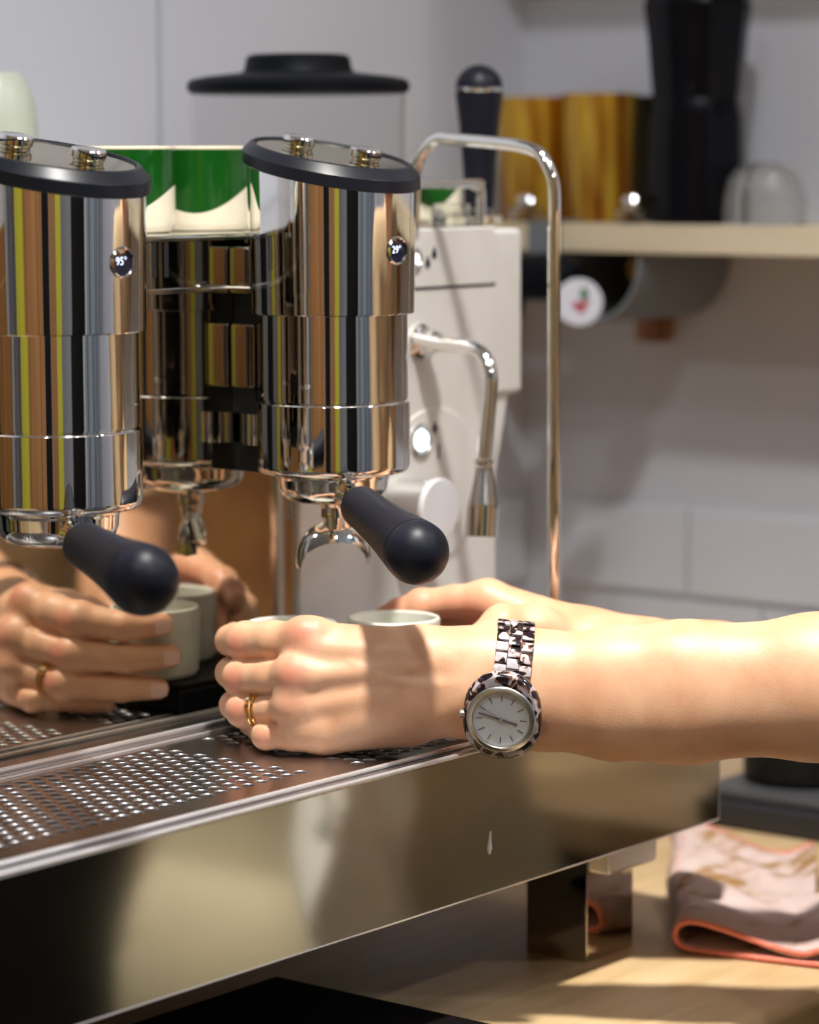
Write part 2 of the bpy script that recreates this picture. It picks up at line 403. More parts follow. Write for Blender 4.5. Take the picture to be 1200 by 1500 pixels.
# drip tray base
TF = -139.7
tb = G().box((-560, TF+1.5, -427), (220.5, 58, -350), 0).build('tray_base', dark_m, em, 0)
fp = G().box((-562, TF, -428.5), (221.8, TF+2.5, -343), .9, 3).build('front_panel', panel_steel, em)
G().tube([(-562, TF+1.2, -342.2), (221, TF+1.2, -342.2)], 1.5, 10).build('top_edge_bead', edge_steel, fp)
G().tube([(-562, TF+.6, -428.2), (221, TF+.6, -428.2)], .8, 8).tube([(221.4, TF+.6, -343), (221.4, TF+.6, -428.4)], .8, 8).build('lower_edge_bead', edge_steel, fp)
G().box((219.5, TF, -428.5), (221.8, 58, -343), .6).build('tray_end_plate', panel_steel, em)
G().box((-562, TF+2.4, -345.4), (221, -124, -343.6), .4).build('tray_front_rim', tray_steel, em)
G().tube([(-562, -122.6, -342.4), (220, -122.6, -342.4)], 1.6, 10).build('tray_ridge', edge_steel, em)
G().tube([(-562, 30, -344.2), (220, 30, -344.2)], .9, 8).tube([(-562, 45, -343.5), (220, 45, -343.5)], 1.6, 8).build('rear_ridge', edge_steel, em)
# perforated plate : triangular lattice, holes are real
P_ = 11.076; H_ = -344.6; hr = 3.65
def plate():
    v = []; f = []
    key = {}
    def vid(x, y, z):
        k = (round(x, 2), round(y, 2), round(z, 2))
        if k not in key: key[k] = len(v); v.append((x, y, z))
        return key[k]
    rowh = P_*math.sqrt(3)/2; R0 = P_/math.sqrt(3)
    x0, y0 = -141.9, 17.0
    for j in range(-5, 15):
        cy = y0-j*rowh
        for i in range(-40, 36):
            cx = x0+i*P_+(P_/2 if j % 2 else 0)
            if cx < -555 or cx > 222: continue
            zone_a = 0 <= j <= 11 and cx < -139+(2 if j % 2 == 0 else 3)
            zone_b = 0 <= j <= 12 and -98 < cx < 200
            hexv = []
            for k in range(6):
                a = R_(30+60*k); b = R_(30+60*(k+1))
                p = (cx+R0*math.cos(a), cy+R0*math.sin(a)); q = (cx+R0*math.cos(b), cy+R0*math.sin(b))
                hexv += [p, ((p[0]+q[0])/2, (p[1]+q[1])/2)]
            ho = [vid(p[0], p[1], H_) for p in hexv]
            if not (zone_a or zone_b):
                f.append(tuple(ho)); continue
            aa = [R_(30+30*k) for k in range(12)]
            r1 = [vid(cx+(hr+.35)*math.cos(a), cy+(hr+.5)*math.sin(a), H_) for a in aa]
            r2 = [vid(cx+hr*math.cos(a), cy+hr*math.sin(a), H_-.4) for a in aa]
            r3 = [vid(cx+hr*math.cos(a), cy+hr*math.sin(a), H_-3.2) for a in aa]
            for k in range(12):
                q = (k+1) % 12
                f += [(ho[k], ho[q], r1[q], r1[k]), (r1[k], r1[q], r2[q], r2[k]), (r2[k], r2[q], r3[q], r3[k])]
    return v, f
v, f = plate()
pt_ = mesh('perforated_tray', v, f, tray_steel, em, 40, mats=[tray_steel, mat('hole_wall_steel', (.42, .41, .43), .42, .9)])
for p_ in pt_.data.polygons:
    if abs(p_.normal.z) < .85: p_.material_index = 1
p = C0+(at(718, 1235, 1)-C0)*((TF-.3-C0[1])/(at(718, 1235, 1)-C0)[1])
G().tube([(p[0]+.8, TF-.2, p[2]+7), (p[0]+.5, TF-.3, p[2]+2), (p[0], TF-.4, p[2]-3), (p[0]-.4, TF-.3, p[2]-6.5)], [.35, .6, 1.3, .5], 10).build('water_drop', knob_face, fp)
# square foot and bracket
G().box((110, -113, -505), (162, -66, -428), 1, 2).build('foot', mirror, em)
G().box((-480, -113, -505), (-428, -66, -428), 1, 2).build('foot', mirror, em)
G().box((-480, 320, -505), (-428, 367, -428), 1, 2).build('foot', mirror, em)
G().box((110, 320, -505), (162, 367, -428), 1, 2).build('foot', mirror, em)
G().box((122, -122, -450), (177, -60, -428.6), 3, 3).build('under_tray_bracket', edge_steel, em)

# group heads
K = .207
def group_head(u0, digits, ddir):
    o3 = Vector((u0, 0, 0)); T = Matrix.Translation(o3)
    def sl(p): return K*(p.y)
    h0 = -11
    ns = 96
    # upper sleeve with slanted top
    vv = []; ff = []
    rings = [(49.0, -93.2, 0), (49.8, -93.9, 0), (50.1, -93.0, 0), (50.6, -60, 0), (51.4, h0, 1)]
    gh = G()
    def slz(p):
        return 0
    pr = []
    n = ns
    for r, z, s_ in rings:
        for i in range(n):
            a = 2*math.pi*i/n; x, y = r*math.cos(a), r*math.sin(a)
            zz = z+(K*y if s_ else 0)
            vv.append((u0+x, y, zz))
    for k in range(len(rings)-1):
        for i in range(n):
            j = (i+1) % n; ff.append((k*n+i, k*n+j, (k+1)*n+j, (k+1)*n+i))
    ff.append(tuple(range(n))[::-1])
    gr = mesh('group_head', vv, ff, chrome, em, 50)
    G().lathe([(46.0, -94), (46.0, -145.6), (45.4, -146.3), (45.2, -147.2)], ns, T, False, False).build('lower_sleeve', chrome, gr)
    G().lathe([(45.2, -146.8), (46.8, -147.6), (47.1, -148.4), (47.1, -186), (46.4, -188.8), (44.8, -190.6), (42, -191.2), (34, -191.2)], ns, T, False, True).build('bell', chrome, gr, 50)
    cap = G().lathe([(50.2, 0), (53.0, .2), (53.9, 1.0), (53.9, 7.6), (53.5, 8.4), (49.0, 13.3), (47.6, 13.9), (46.6, 13.7), (45.8, 11.6)], ns, Matrix.Translation(Vector((u0, 0, h0))), True, False, slant=sl).build('cap_ring', black_cap, gr, 18)
    G().lathe([(46, 12.0), (45, 12.7), (.01, 12.7)], ns, Matrix.Translation(Vector((u0, 0, h0))), False, False, slant=sl).build('cap_plate', glossplate, gr)
    nv = Vector((0, -K, 1)).normalized()
    dx = Vector((.62, -.78, 0)); dx = Vector((.45, -.89, -.89*K)).normalized()
    for s in (-1, 1):
        c = Vector((u0, 0, h0+12.7))+dx*21*s+Vector((-.25, 0, 0))
        bt = G().lathe([(8.6, 0), (8.8, .6), (8.8, 1.6), (9.4, 2.0), (9.8, 2.9), (9.8, 6.6), (9.2, 7.4), (8.6, 7.0), (.01, 6.8)], 40, frame(c, nv)).build('button', chrome, gr)
    # oval display window set into the sleeve facing the front
    d = Vector(ddir).normalized(); c = Vector((u0, 0, 0))+d*50.6
    Md = frame((c.x, c.y, -55.5), d, (-d.y, d.x, 0)); sx = Matrix.Diagonal((1, 1, 1, 1))
    G().lathe([(8.6, -2), (8.6, .6), (7.9, 1.4), (7.3, .9), (7.2, -.2)], 40, Md, False, False).build('display_bezel', chrome, gr)
    dp = G().lathe([(7.4, .1), (.01, .3)], 40, Md, False, False).build('display', disp_glass, gr)
    Mt = frame((c.x, c.y, -55.8), d, (-d.y, d.x, 0)) @ Matrix.Translation(Vector((-1.7, .2, .6)))
    return gr, Md, digits
for u0, dg, dd in ((0, '29°', (0, -1, 0)), (-236.84, '95°', (0.03, -1, 0))):
    gr, Md, _ = group_head(u0, dg, dd)
    Xr = Vector((1, 0, 0)); c = Vector((Md[0][3], Md[1][3], Md[2][3]))
    Mt = Matrix.Identity(4)
    for i in range(3):
        Mt[i][0] = Xr[i]; Mt[i][1] = (0, 0, 1)[i]; Mt[i][2] = (0, -1, 0)[i]; Mt[i][3] = (c+Vector((-1.2, -.7, .5)))[i]
    for o in gr.children:
        if o.name.startswith('display') and 'bezel' not in o.name:
            pass
    text_part('display_digits', dg, 6.2, Mt, disp_em, gr)
# necks joining the groups to the backsplash
for u0 in (0, -236.84):
    nk = G().box((u0-28.5, 40, -141), (u0+28.5, 59, -100.5), 2.5, 2)
    nk.box((u0-28.5, 42, -83), (u0+28.5, 59, -54), 2, 2).build('group_neck', mirror, em)
    for (q0, z0, z1) in ((24, -100.5, -83), (26, -156, -141), (24, -192, -175)):
        G().box((u0-q0, 40, z0), (u0+q0, 59, z1)).build('neck_shroud', dark_m, em, 0)
    G().lathe([(12, 0), (19, 0), (19, 19), (12, 19)], 40, Matrix.Translation(Vector((u0-12, 40, -175)))).build('neck_collar', chrome, em)
    G().tube([(u0-34, 59, -79), (u0-34, 30, -79)], 1.2, 10).ball((u0-38, 24, -79), 4.2).build('vent_rod', chrome, em)

# hot water tap: ball joint, bent pipe, flared nozzle
tp = G().lathe([(12, 0), (12, 2), (9, 3.5), (7.5, 4.5), (6.5, 7)], 36, front(155.5, -121.3)).ball((155.5, 44, -121.3), 8).build('water_tap', chrome, em)
def dep_at(px, py, d): return tuple(at(px, py, d))
pp = [dep_at(612, 497, 1969), dep_at(640, 503, 1958), dep_at(668, 506, 1947), dep_at(692, 510, 1937), dep_at(709, 522, 1930), dep_at(718, 545, 1926), dep_at(718, 575, 1925), dep_at(714, 620, 1925), dep_at(709, 676, 1925)]
G().tube(smooth_path(pp, 6), 4.9, 18).build('tap_pipe', chrome, tp)
nz0 = Vector(dep_at(709, 672, 1925)); nz1 = Vector(dep_at(704.5, 786, 1925)); L = (nz1-nz0).length
G().lathe([(4.9, 0), (6.3, 1), (6.3, 3.5), (5.4, 4.5), (6.3, 5.6), (6.2, 8), (8.4, 18), (10.6, 29), (11.2, 31.5), (11.3, L), (8.8, L), (8.6, L-12)], 36, frame(nz0, nz1-nz0), True, True).build('nozzle', chrome_soft, tp)
# steam wand: tall inverted U pipe
wp = [(150, 56, -46), (150, 55, -22), (150, 53, -6), (150, 45, 6), (150, 34, 12), (150, 20, 11), (150, -20, 8), (150, -34, 6), (150, -46, 2), (150, -54, -8), (150, -58, -22), (150, -58, -60), (150, -58.4, -170), (150.5, -58.8, -338)]
G().tube(smooth_path(wp, 6), 4.15, 20).build('steam_wand', chrome, em)
G().lathe([(4.15, 0), (5.2, 2), (5.2, 10), (3.6, 14)], 24, frame((150.5, -58.8, -322), (0, 0, -1))).build('wand_tip', chrome_soft, em)

# ------------------------------------------------------------------ portafilters
def portafilter(u0, ang, label, zc=-203, dz=-12, spout=True, deep=0):
    a = R_(ang); back = Vector((-.783, -.623, 0)).normalized(); rt = Vector((.622, -.783, 0)).normalized()
    d = (back*math.cos(a)+rt*math.sin(a)).normalized()
    pf = empty('portafilter', (u0, 0, -215), label, 'portafilter', 'portafilters locked in the group heads')
    T = Matrix.Translation(Vector((u0, 0, 0)))
    bk = G().lathe([(33, -191.4), (35, -192), (35, -193.5), (34, -195), (33.6, -200-deep*.7), (32.2, -204-deep), (28.5, -207.5-deep), (22, -209.5-deep), (9, -210.5-deep)]+([(8, -213), (8, -219), (.01, -220)] if spout else [(.01, -210.5-deep)]), 72, T, True, False).build('basket', chrome, pf, 45)
    ax = (d*190+Vector((0, 0, dz))).normalized()
    st = Vector((u0, 0, zc))
    G().lathe([(8.5, 29), (7.0, 38), (6.6, 46), (7.4, 52), (9.6, 56), (11.6, 58.5), (11.8, 60.5), (10.5, 61.5)], 36, frame(st, ax), True, True).tube([st+ax*26+Vector((0, 0, 3)), st+ax*40+Vector((0, 0, 2.2))], [7, 5]).build('neck', chrome, pf)
    G().lathe([(10.2, 60.5), (12.2, 61.2), (12.6, 63), (12.9, 80), (13.4, 100), (14.2, 120), (15.3, 138), (16.8, 156), (17.9, 170), (18.2, 175.0), (17.0, 175.5)], 56, frame(st, ax), True, True).build('handle', rubber, pf, 45)
    prof = [(17.0, 175.4), (18.2, 176.2)]
    for i in range(1, 15):
        t = math.pi/2*i/14; prof.append((max(18.4*math.cos(t), .01), 178+18.4*math.sin(t)))
    G().lathe(prof, 56, frame(st, ax), True, False).build('end_cap', rubber, pf, 45)
    if not spout: return pf
    # double spout : arched channel
    px_ = Vector((d.y, -d.x, 0)); px_ = -px_ if px_.dot(rt) < 0 else px_
    N = 26; outer = []; inner = []
    for i in range(N+1):
        t = math.pi*i/N
        outer.append((24*math.cos(t), -249+28*max(0, math.sin(t))**.8)); inner.append((22.4*math.cos(t), -249+15*math.sin(t)))
    g = G(); vv = []; ff = []
    mid = [((o_[0]*.55+i_[0]*.45), (o_[1]*.55+i_[1]*.45)) for o_, i_ in zip(outer, inner)]
    strips = [(outer, -1.2), (outer, 1.2), (mid, 6.2), (inner, 8.4), (inner, 7.4), (outer, 0), (inner, -7.4), (inner, -8.4), (mid, -6.2)]
    for q, wd in strips:
        for (x, z) in q: vv.append(Vector((u0, 0, z-(1.2 if wd == 0 else 0)))+px_*x*(.96 if wd == 0 else 1)+d*(wd*(1-.3*abs(x)/24)))
    M1 = N+1; S_ = len(strips)
    for k in range(S_):
        k2 = (k+1) % S_
        for i in range(N): ff.append((k*M1+i, k*M1+i+1, k2*M1+i+1, k2*M1+i))
    g.add(vv, ff); g.build('double_spout', chrome, pf, 50)
    G().tube([Vector((u0, 0, -216)), Vector((u0, 0, -226))], [7.5, 6.5], 24).build('spout_nut', chrome, pf)
    return pf
portafilter(0, 16.5, 'black ball-ended portafilter handle under the right group head, above the white cup', zc=-199, dz=-21)
portafilter(-236.84, 20.2, 'black ball-ended portafilter handle under the left group head at the photo edge', spout=False, deep=1.5, dz=-5)

# ------------------------------------------------------------------ cups and scale
def cup(name, x, y, label, top=-280, bot=-324.5, r=28.6):
    H = top-bot
    M0 = Matrix.Translation(Vector((x, y, bot)))
    o = G().lathe([(r-6, 0), (r-3.2, .8), (r-1.2, 4), (r-.2, H*.6), (r, H-1.6), (r-.5, H-.4), (r-1.4, H), (r-2.4, H-.5), (r-2.9, H-2), (r-3.4, 10), (r-8, 5), (.01, 4.4)], 64, M0, True, False).build('espresso_cup', cup_mat, None, 50)
    tag(o, label, 'cup', 'stoneware espresso cups under the right spout'); return o
cup('espresso_cup', 17.3, -33, 'speckled white espresso cup right of the other, its rim showing above the near hand')
cup('espresso_cup', -38, 2.5, 'speckled white espresso cup wrapped by the ringed left hand')
s_ = empty('coffee_scale', (0, -5, -345), 'black coffee scale under the two espresso cups on the drip tray', 'scale')
G().box((-57, -66, -343.6), (66, 42, -327.6), 3, 3).build('scale_body', black_plastic, s_)
G().box((-55, -64, -327.6), (64, 40, -324.6), 1, 2).build('weighing_plate', dark_m, s_)

# ------------------------------------------------------------------ smooth body surfaces (signed distance + surface nets)
class Field:
    def __init__(s, lo, hi, h):
        s.lo = np.array(lo, float); s.h = h
        s.n = np.ceil((np.array(hi)-s.lo)/h).astype(int)+1
        s.F = np.full(s.n, 300.0, np.float32)
        s.ax = [s.lo[i]+h*np.arange(s.n[i], dtype=np.float32) for i in range(3)]
    def blank(s):
        o = Field.__new__(Field); o.lo, o.h, o.n, o.ax = s.lo, s.h, s.n, s.ax; o.F = np.full(s.n, 300.0, np.float32); return o
    def cap(s, a, b, ra, rb=None, k=6, sub=False, sc=(1, 1, 1)):
        rb = ra if rb is None else rb
        a = np.array(a, float); b = np.array(b, float); pad = max(ra, rb)+k+3*s.h+3
        lo = np.minimum(a, b)-pad; hi = np.maximum(a, b)+pad
        i0 = np.clip(((lo-s.lo)/s.h).astype(int), 0, s.n); i1 = np.clip(((hi-s.lo)/s.h).astype(int)+1, 0, s.n)
        if np.any(i1 <= i0): return s
        X = s.ax[0][i0[0]:i1[0], None, None]; Y = s.ax[1][None, i0[1]:i1[1], None]; Z = s.ax[2][None, None, i0[2]:i1[2]]
        ab = b-a; L2 = max(ab@ab, 1e-9)
        t = np.clip(((X-a[0])*ab[0]+(Y-a[1])*ab[1]+(Z-a[2])*ab[2])/L2, 0, 1)
        d = np.sqrt(((X-a[0]-t*ab[0])/sc[0])**2+((Y-a[1]-t*ab[1])/sc[1])**2+((Z-a[2]-t*ab[2])/sc[2])**2)-(ra+(rb-ra)*t)
        sl = (slice(i0[0], i1[0]), slice(i0[1], i1[1]), slice(i0[2], i1[2]))
        F = s.F[sl]
        if sub:
            d = -d; h = np.maximum(k-np.abs(F-d), 0)/k; s.F[sl] = np.maximum(F, d)+h*h*k/4
        else:
            h = np.maximum(k-np.abs(F-d), 0)/k; s.F[sl] = np.minimum(F, d)-h*h*k/4
        return s
    def chain(s, pts, k=6):
        for (a, b) in zip(pts[:-1], pts[1:]): s.cap(a[:3], b[:3], a[3], b[3], k)
        return s
    def union(s, o, k):
        h = np.maximum(k-np.abs(s.F-o.F), 0)/k; s.F = np.minimum(s.F, o.F)-h*h*k/4; return s
    def nets(s):
        F = s.F; n = np.array(F.shape); ins = F < 0
        c = np.zeros(n-1, np.int8)
        for dx in (0, 1):
            for dy in (0, 1):
                for dz in (0, 1):
                    c += ins[dx:n[0]-1+dx, dy:n[1]-1+dy, dz:n[2]-1+dz]
        I = np.argwhere((c > 0) & (c < 8)); idx = -np.ones(n-1, np.int64); idx[I[:, 0], I[:, 1], I[:, 2]] = np.arange(len(I))
        acc = np.zeros((len(I), 3)); cnt = np.zeros(len(I))
        cr = [(x, y, z) for x in (0, 1) for y in (0, 1) for z in (0, 1)]
        val = {q: F[I[:, 0]+q[0], I[:, 1]+q[1], I[:, 2]+q[2]].astype(float) for q in cr}
        for q in cr:
            for ax in range(3):
                if q[ax] == 0:
                    r = list(q); r[ax] = 1; r = tuple(r); a, b = val[q], val[r]
                    mk = (a < 0) != (b < 0); t = np.where(mk, a/np.where(mk, a-b, 1), 0)
                    for j in range(3):
                        acc[:, j] += mk*(q[j]+(t if j == ax else 0))
                    cnt += mk
        P = s.lo+(I+acc/cnt[:, None])*s.h
        faces = []
        for ax in range(3):
            b, c2 = [(1, 2), (2, 0), (0, 1)][ax]
            A = ins; sl0 = [slice(1, -1)]*3; sl1 = [slice(1, -1)]*3
            sl0[ax] = slice(0, -1); sl1[ax] = slice(1, None)
            e0 = A[tuple(sl0)]; e1 = A[tuple(sl1)]
            E_ = np.argwhere(e0 != e1); st = e0[E_[:, 0], E_[:, 1], E_[:, 2]]
            off = np.array([1, 1, 1]); off[ax] = 0; E_ = E_+off
            def g(db, dc):
                q = E_.copy(); q[:, b] -= db; q[:, c2] -= dc; return idx[q[:, 0], q[:, 1], q[:, 2]]
            qd = np.stack([g(1, 1), g(0, 1), g(0, 0), g(1, 0)], 1)
            qd[~st] = qd[~st][:, ::-1]; faces.append(qd)
        fs = np.concatenate(faces); fs = fs[(fs >= 0).all(1)]
        return P, fs
def cpt(px, py, d, r=None):               # photo pixel, depth -> camera-aligned mm
    p = [(px-600)*d/FPX, (py-750)*d/FPX, d]
    return p+[r] if r is not None else p
def mpt(u, y, h, r=None):
    p = list(tocam((u, y, h))); return p+[r] if r is not None else p
def cam2m(P): return C0+P[:, 2:3]*CF+P[:, 0:1]*CR-P[:, 1:2]*CU

SK = []     # pieces of skin (verts, faces, flush)
def flush_of(P, spots):
    fl = np.zeros(len(P))
    for (c, r, s) in spots:
        d = np.linalg.norm(P-np.array(c[:3]), axis=1); fl = np.maximum(fl, s*np.clip(1-d/r, 0, 1)**.8)
    return fl
# ---- left (near) hand
hl = Field((-300, 40, 1640), (330, 155, 1870), 1.15)
fing = hl.blank()
fingers_l = {
 'index': [cpt(452, 942, 1738, 12.6), cpt(400, 939, 1749, 11.6), cpt(360, 940, 1762, 11.2), mpt(-79, 15, -287, 9.0), mpt(-60, 29, -287, 7.4)],
 'middle': [cpt(440, 990, 1732, 12.6), cpt(396, 992, 1744, 10.9), cpt(354, 993, 1760, 10.6), mpt(-78, 16, -307, 8.9), mpt(-56, 32, -307, 7.4)],
 'ring': [cpt(444, 1037, 1734, 11.8), cpt(400, 1039, 1744, 9.9), cpt(357, 1040, 1757, 9.7), mpt(-80, 12, -326, 8.3), mpt(-62, 27, -327, 6.9)],
 'little': [cpt(475, 1070, 1733, 11.6), cpt(430, 1076, 1735, 9.2), cpt(390, 1077, 1740, 7.6), mpt(-86, -12, -336, 6.9), mpt(-80, 0, -337, 5.8)]}
for nm, ch in fingers_l.items():
    t = hl.blank(); t.chain(ch, 3.0)
    t.cap(ch[2][:3], ch[2][:3], ch[2][3]+.5, k=3)
    fing.union(t, .9)
palm = hl.blank()
W1_, W2_ = cpt(694, 980, 1732, 19.5), cpt(694, 1019, 1730, 19.5)
palm.cap(W1_[:3], cpt(620, 962, 1733), 19.5, 16.5, 10).cap(cpt(620, 962, 1733), fingers_l['index'][0][:3], 16.5, 12.6, 10)
palm.cap(W1_[:3], fingers_l['middle'][0][:3], 19.5, 12.8, 12)
palm.cap(W2_[:3], fingers_l['ring'][0][:3], 19.5, 12.4, 12)
palm.cap(W2_[:3], cpt(600, 1040, 1728), 19.5, 17, 12).cap(cpt(600, 1040, 1728), fingers_l['little'][0][:3], 17, 11.4, 12)
palm.cap(cpt(590, 1050, 1735), cpt(480, 1074, 1736), 14.5, 10.5, 10)
palm.cap(cpt(600, 985, 1752), cpt(490, 1000, 1752), 15, 12, 12)
hl.union(palm, .1); hl.union(fing, 7)
# re-cut the clefts between neighbouring fingers
for a, b in (('index', 'middle'), ('middle', 'ring'), ('ring', 'little')):
    A = np.array(fingers_l[a][1]); B = np.array(fingers_l[b][1]); A2 = np.array(fingers_l[a][2]); B2 = np.array(fingers_l[b][2])
    M0 = (np.array(fingers_l[a][0])+np.array(fingers_l[b][0]))/2
    m1, m2 = (A+B)/2, (A2+B2)/2
    m0 = M0*.45+m1*.55
    hl.cap((m0[0], m0[1], m0[2]-12.6), (m1[0], m1[1], m1[2]-10.0), .5, 1.0, 3, sub=True)
    hl.cap((m1[0], m1[1], m1[2]-10.0), (m2[0], m2[1], m2[2]-9.6), 1.0, 1.3, 3, sub=True)
# knuckles, tendons and veins on the back of the hand
for k, (px, py, d, r) in dict(a=(443, 927, 1731, 8.0), b=(430, 987, 1724, 8.2), c=(420, 1034, 1725, 7.8), d=(446, 1068, 1728, 7)).items():
    hl.cap(cpt(px, py, d+2.4), cpt(px+16, py+1, d+2.4), r, r, 10)
for (p, q, r) in ((cpt(455, 990, 1721), cpt(650, 975, 1715), 2.0), (cpt(460, 950, 1725), cpt(620, 955, 1719), 2.0), (cpt(455, 1035, 1723), cpt(640, 1005, 1713.5), 1.8)):
    hl.cap(p, q, r, r, 9)
vein = [cpt(515, 972, 1719.5, 1.5), cpt(552, 992, 1715.5, 1.7), cpt(590, 1001, 1712.4, 1.9), cpt(640, 1004, 1711.2, 1.8), cpt(690, 1000, 1710.6, 1.5)]
hl.chain(vein, 3.5)
hl.chain([cpt(560, 994, 1716.0, 1.6), cpt(605, 978, 1714, 1.7), cpt(655, 966, 1714.5, 1.5)], 3.5)
# thumb behind the palm
th = hl.blank(); th.chain([cpt(650, 965, 1745, 15), cpt(585, 957, 1765, 12.5), cpt(540, 953, 1777, 10.5), cpt(508, 950, 1784, 8.5)], 6)
hl.union(th, 8)
# forearm
def arm(Fd, st):
    for a, b in zip(st[:-1], st[1:]):
        for (c1, c2) in ((1, 1), (2, 2)):
            p = cpt(a[0], a[c1], a[3]); q = cpt(b[0], b[c2], b[3]); Fd.cap(p, q, a[4], b[4], 16)
arm(hl, [(694, 979, 1020, 1731, 19.6), (750, 982, 1026, 1729, 20.2), (800, 988, 1036, 1727, 21.6), (900, 988, 1044, 1722, 24.5), (1000, 986, 1042, 1717, 27.3), (1200, 984, 1029, 1706, 30.6), (1390, 992, 1020, 1696, 34)])
P, fs = hl.nets()
spots = [(cpt(441, 925, 1722), 16, .75), (cpt(424, 987, 1714), 15, .8), (cpt(420, 1034, 1718), 13, .4),
         (cpt(348, 943, 1752), 10, .85), (cpt(343, 994, 1750), 10, .9), (cpt(350, 1041, 1748), 10, .9), (cpt(388, 1080, 1732), 9, .5)]
SK.append((cam2m(P), fs, flush_of(P, spots)))
# ---- right (far) hand
hr_ = Field((-60, 20, 1740), (360, 160, 1930), 1.5)
fing = hr_.blank()
fr = {
 'index': [cpt(715, 880, 1856, 12.4), cpt(668, 881, 1862, 10.2), cpt(618, 887, 1868, 10.0), cpt(585, 897, 1872, 8.8), cpt(562, 906, 1873, 7.6)],
 'middle': [cpt(722, 905, 1868, 12.4), cpt(668, 912, 1880, 10.4), cpt(625, 925, 1884, 10), cpt(585, 935, 1880, 8.8), cpt(560, 942, 1876, 7.6)],
 'ring': [cpt(730, 935, 1874, 12), cpt(680, 950, 1884, 9.8), cpt(640, 962, 1886, 9.5), cpt(605, 972, 1880, 8.2), cpt(585, 975, 1874, 7)],
 'little': [cpt(745, 962, 1872, 11), cpt(705, 980, 1880, 8.6), cpt(670, 990, 1882, 8), cpt(640, 997, 1878, 7), cpt(622, 1000, 1872, 6)]}
for nm, ch in fr.items():
    t = hr_.blank(); t.chain(ch, 3); t.cap(ch[2][:3], ch[2][:3], ch[2][3]+.4, k=3); fing.union(t, 1)
hr_.cap(cpt(865, 946, 1838), fr['index'][0][:3], 20, 13, 12).cap(cpt(865, 952, 1842), fr['middle'][0][:3], 20, 13, 12)
hr_.cap(cpt(865, 972, 1844), fr['ring'][0][:3], 20, 12.5, 12).cap(cpt(865, 980, 1842), fr['little'][0][:3], 19, 12, 12)
hr_.union(fing, 6)
th = hr_.blank(); th.chain([cpt(840, 955, 1830, 17), cpt(785, 925, 1822, 16), cpt(737, 918, 1814, 12.5), cpt(700, 946, 1806, 10.5), cpt(668, 966, 1804, 8.6)], 7)
hr_.union(th, 7)
hr_.cap(cpt(728, 905, 1826), cpt(716, 930, 1822), 4.5, 4.5, 7)
arm(hr_, [(865, 953, 988, 1840, 20.5), (944, 966, 1002, 1840, 22.5), (1036, 978, 1015, 1842, 25.5), (1200, 985, 1020, 1846, 30), (1395, 990, 1010, 1852, 33)])
P, fs = hr_.nets()
spots = [(cpt(668, 885, 1850), 18, .5), (cpt(612, 880, 1862), 14, .6), (cpt(690, 905, 1850), 22, .8), (cpt(575, 890, 1868), 14, .6)]
SK.append((cam2m(P), fs, flush_of(P, spots)))
ELB = [at(1385, 1006, 1697), at(1385, 1000, 1851)]
# ---- rest of the barista, standing outside the frame to the right
bd = Field((-60, -700, ZF-12), (540, -150, 290), 8)
body_torso = bd.blank(); SH = [np.array((85, -440, -95.)), np.array((385, -425, -95.))]
for x in (-62, 0, 62):
    body_torso.cap((235+x, -470, -190), (235+x*.85, -480, -380), 78, 66, 40)
    body_torso.cap((235+x*.85, -480, -380), (235+x*1.05, -490, -560), 66, 92, 40)
body_torso.cap(SH[0], SH[1], 44, 44, 50)
legs = bd.blank()
for x in (-72, 72):
    legs.cap((235+x, -490, -570), (235+x, -480, -950), 84, 56, 30); legs.cap((235+x, -480, -950), (235+x, -500, -1330), 56, 38, 20)
upper = bd.blank()
for s, e in zip(SH, ELB): upper.cap(s, e, 44, 35, 20)
head = bd.blank(); head.cap((235, -425, -80), (235, -395, 10), 50, 48, 25)
head.cap((235, -375, 45), (235, -385, 90), 68, 76, 30).cap((235, -330, 18), (235, -330, 24), 34, 34, 30)
head.cap((235, -305, 62), (235, -290, 42), 9, 12, 10)
head.cap((163, -385, 50), (163, -385, 75), 12, 12, 8).cap((307, -385, 50), (307, -385, 75), 12, 12, 8)
bd.F = np.minimum(body_torso.F, upper.F); bd.union(head, 25); bd.union(legs, 30)
for x in (-72, 72): bd.cap((235+x, -500, ZF+42), (235+x, -400, ZF+34), 40, 34, 15)
P, fs = bd.nets(); SK.append((P, fs, np.zeros(len(P))))
allv = np.concatenate([a[0] for a in SK]); off = 0; allf = []
for a in SK: allf.append(a[1]+off); off += len(a[0])
allf = np.concatenate(allf)
porg = np.array([235, -480, ZF])
def fast_mesh(name, verts, quads, m, parent, org):
    me = bpy.data.meshes.new(name); v = ((verts-org)/1000).astype(np.float32)
    me.vertices.add(len(v)); me.vertices.foreach_set('co', v.ravel())
    me.loops.add(quads.size); me.loops.foreach_set('vertex_index', quads.ravel().astype(np.int32))
    me.polygons.add(len(quads)); me.polygons.foreach_set('loop_start', np.arange(0, quads.size, 4, dtype=np.int32))
    me.update(calc_edges=True); me.validate()
    o = bpy.data.objects.new(name, me); C.objects.link(o); me.materials.append(m); me.shade_smooth()
    if parent: o.parent = parent; o.location = Vector(((org-np.array(parent['o_']))/1000).tolist())
    else: o.location = V(*org)
    o['o_'] = [float(a) for a in org]
    return o
person = fast_mesh('person', allv, allf, skin, None, porg)
at_ = person.data.attributes.new('flush', 'FLOAT', 'POINT'); at_.data.foreach_set('value', np.concatenate([a[2] for a in SK]).astype(np.float32))
tag(person, 'person reaching in from the right with bare forearms, cupping two espresso cups', 'person')
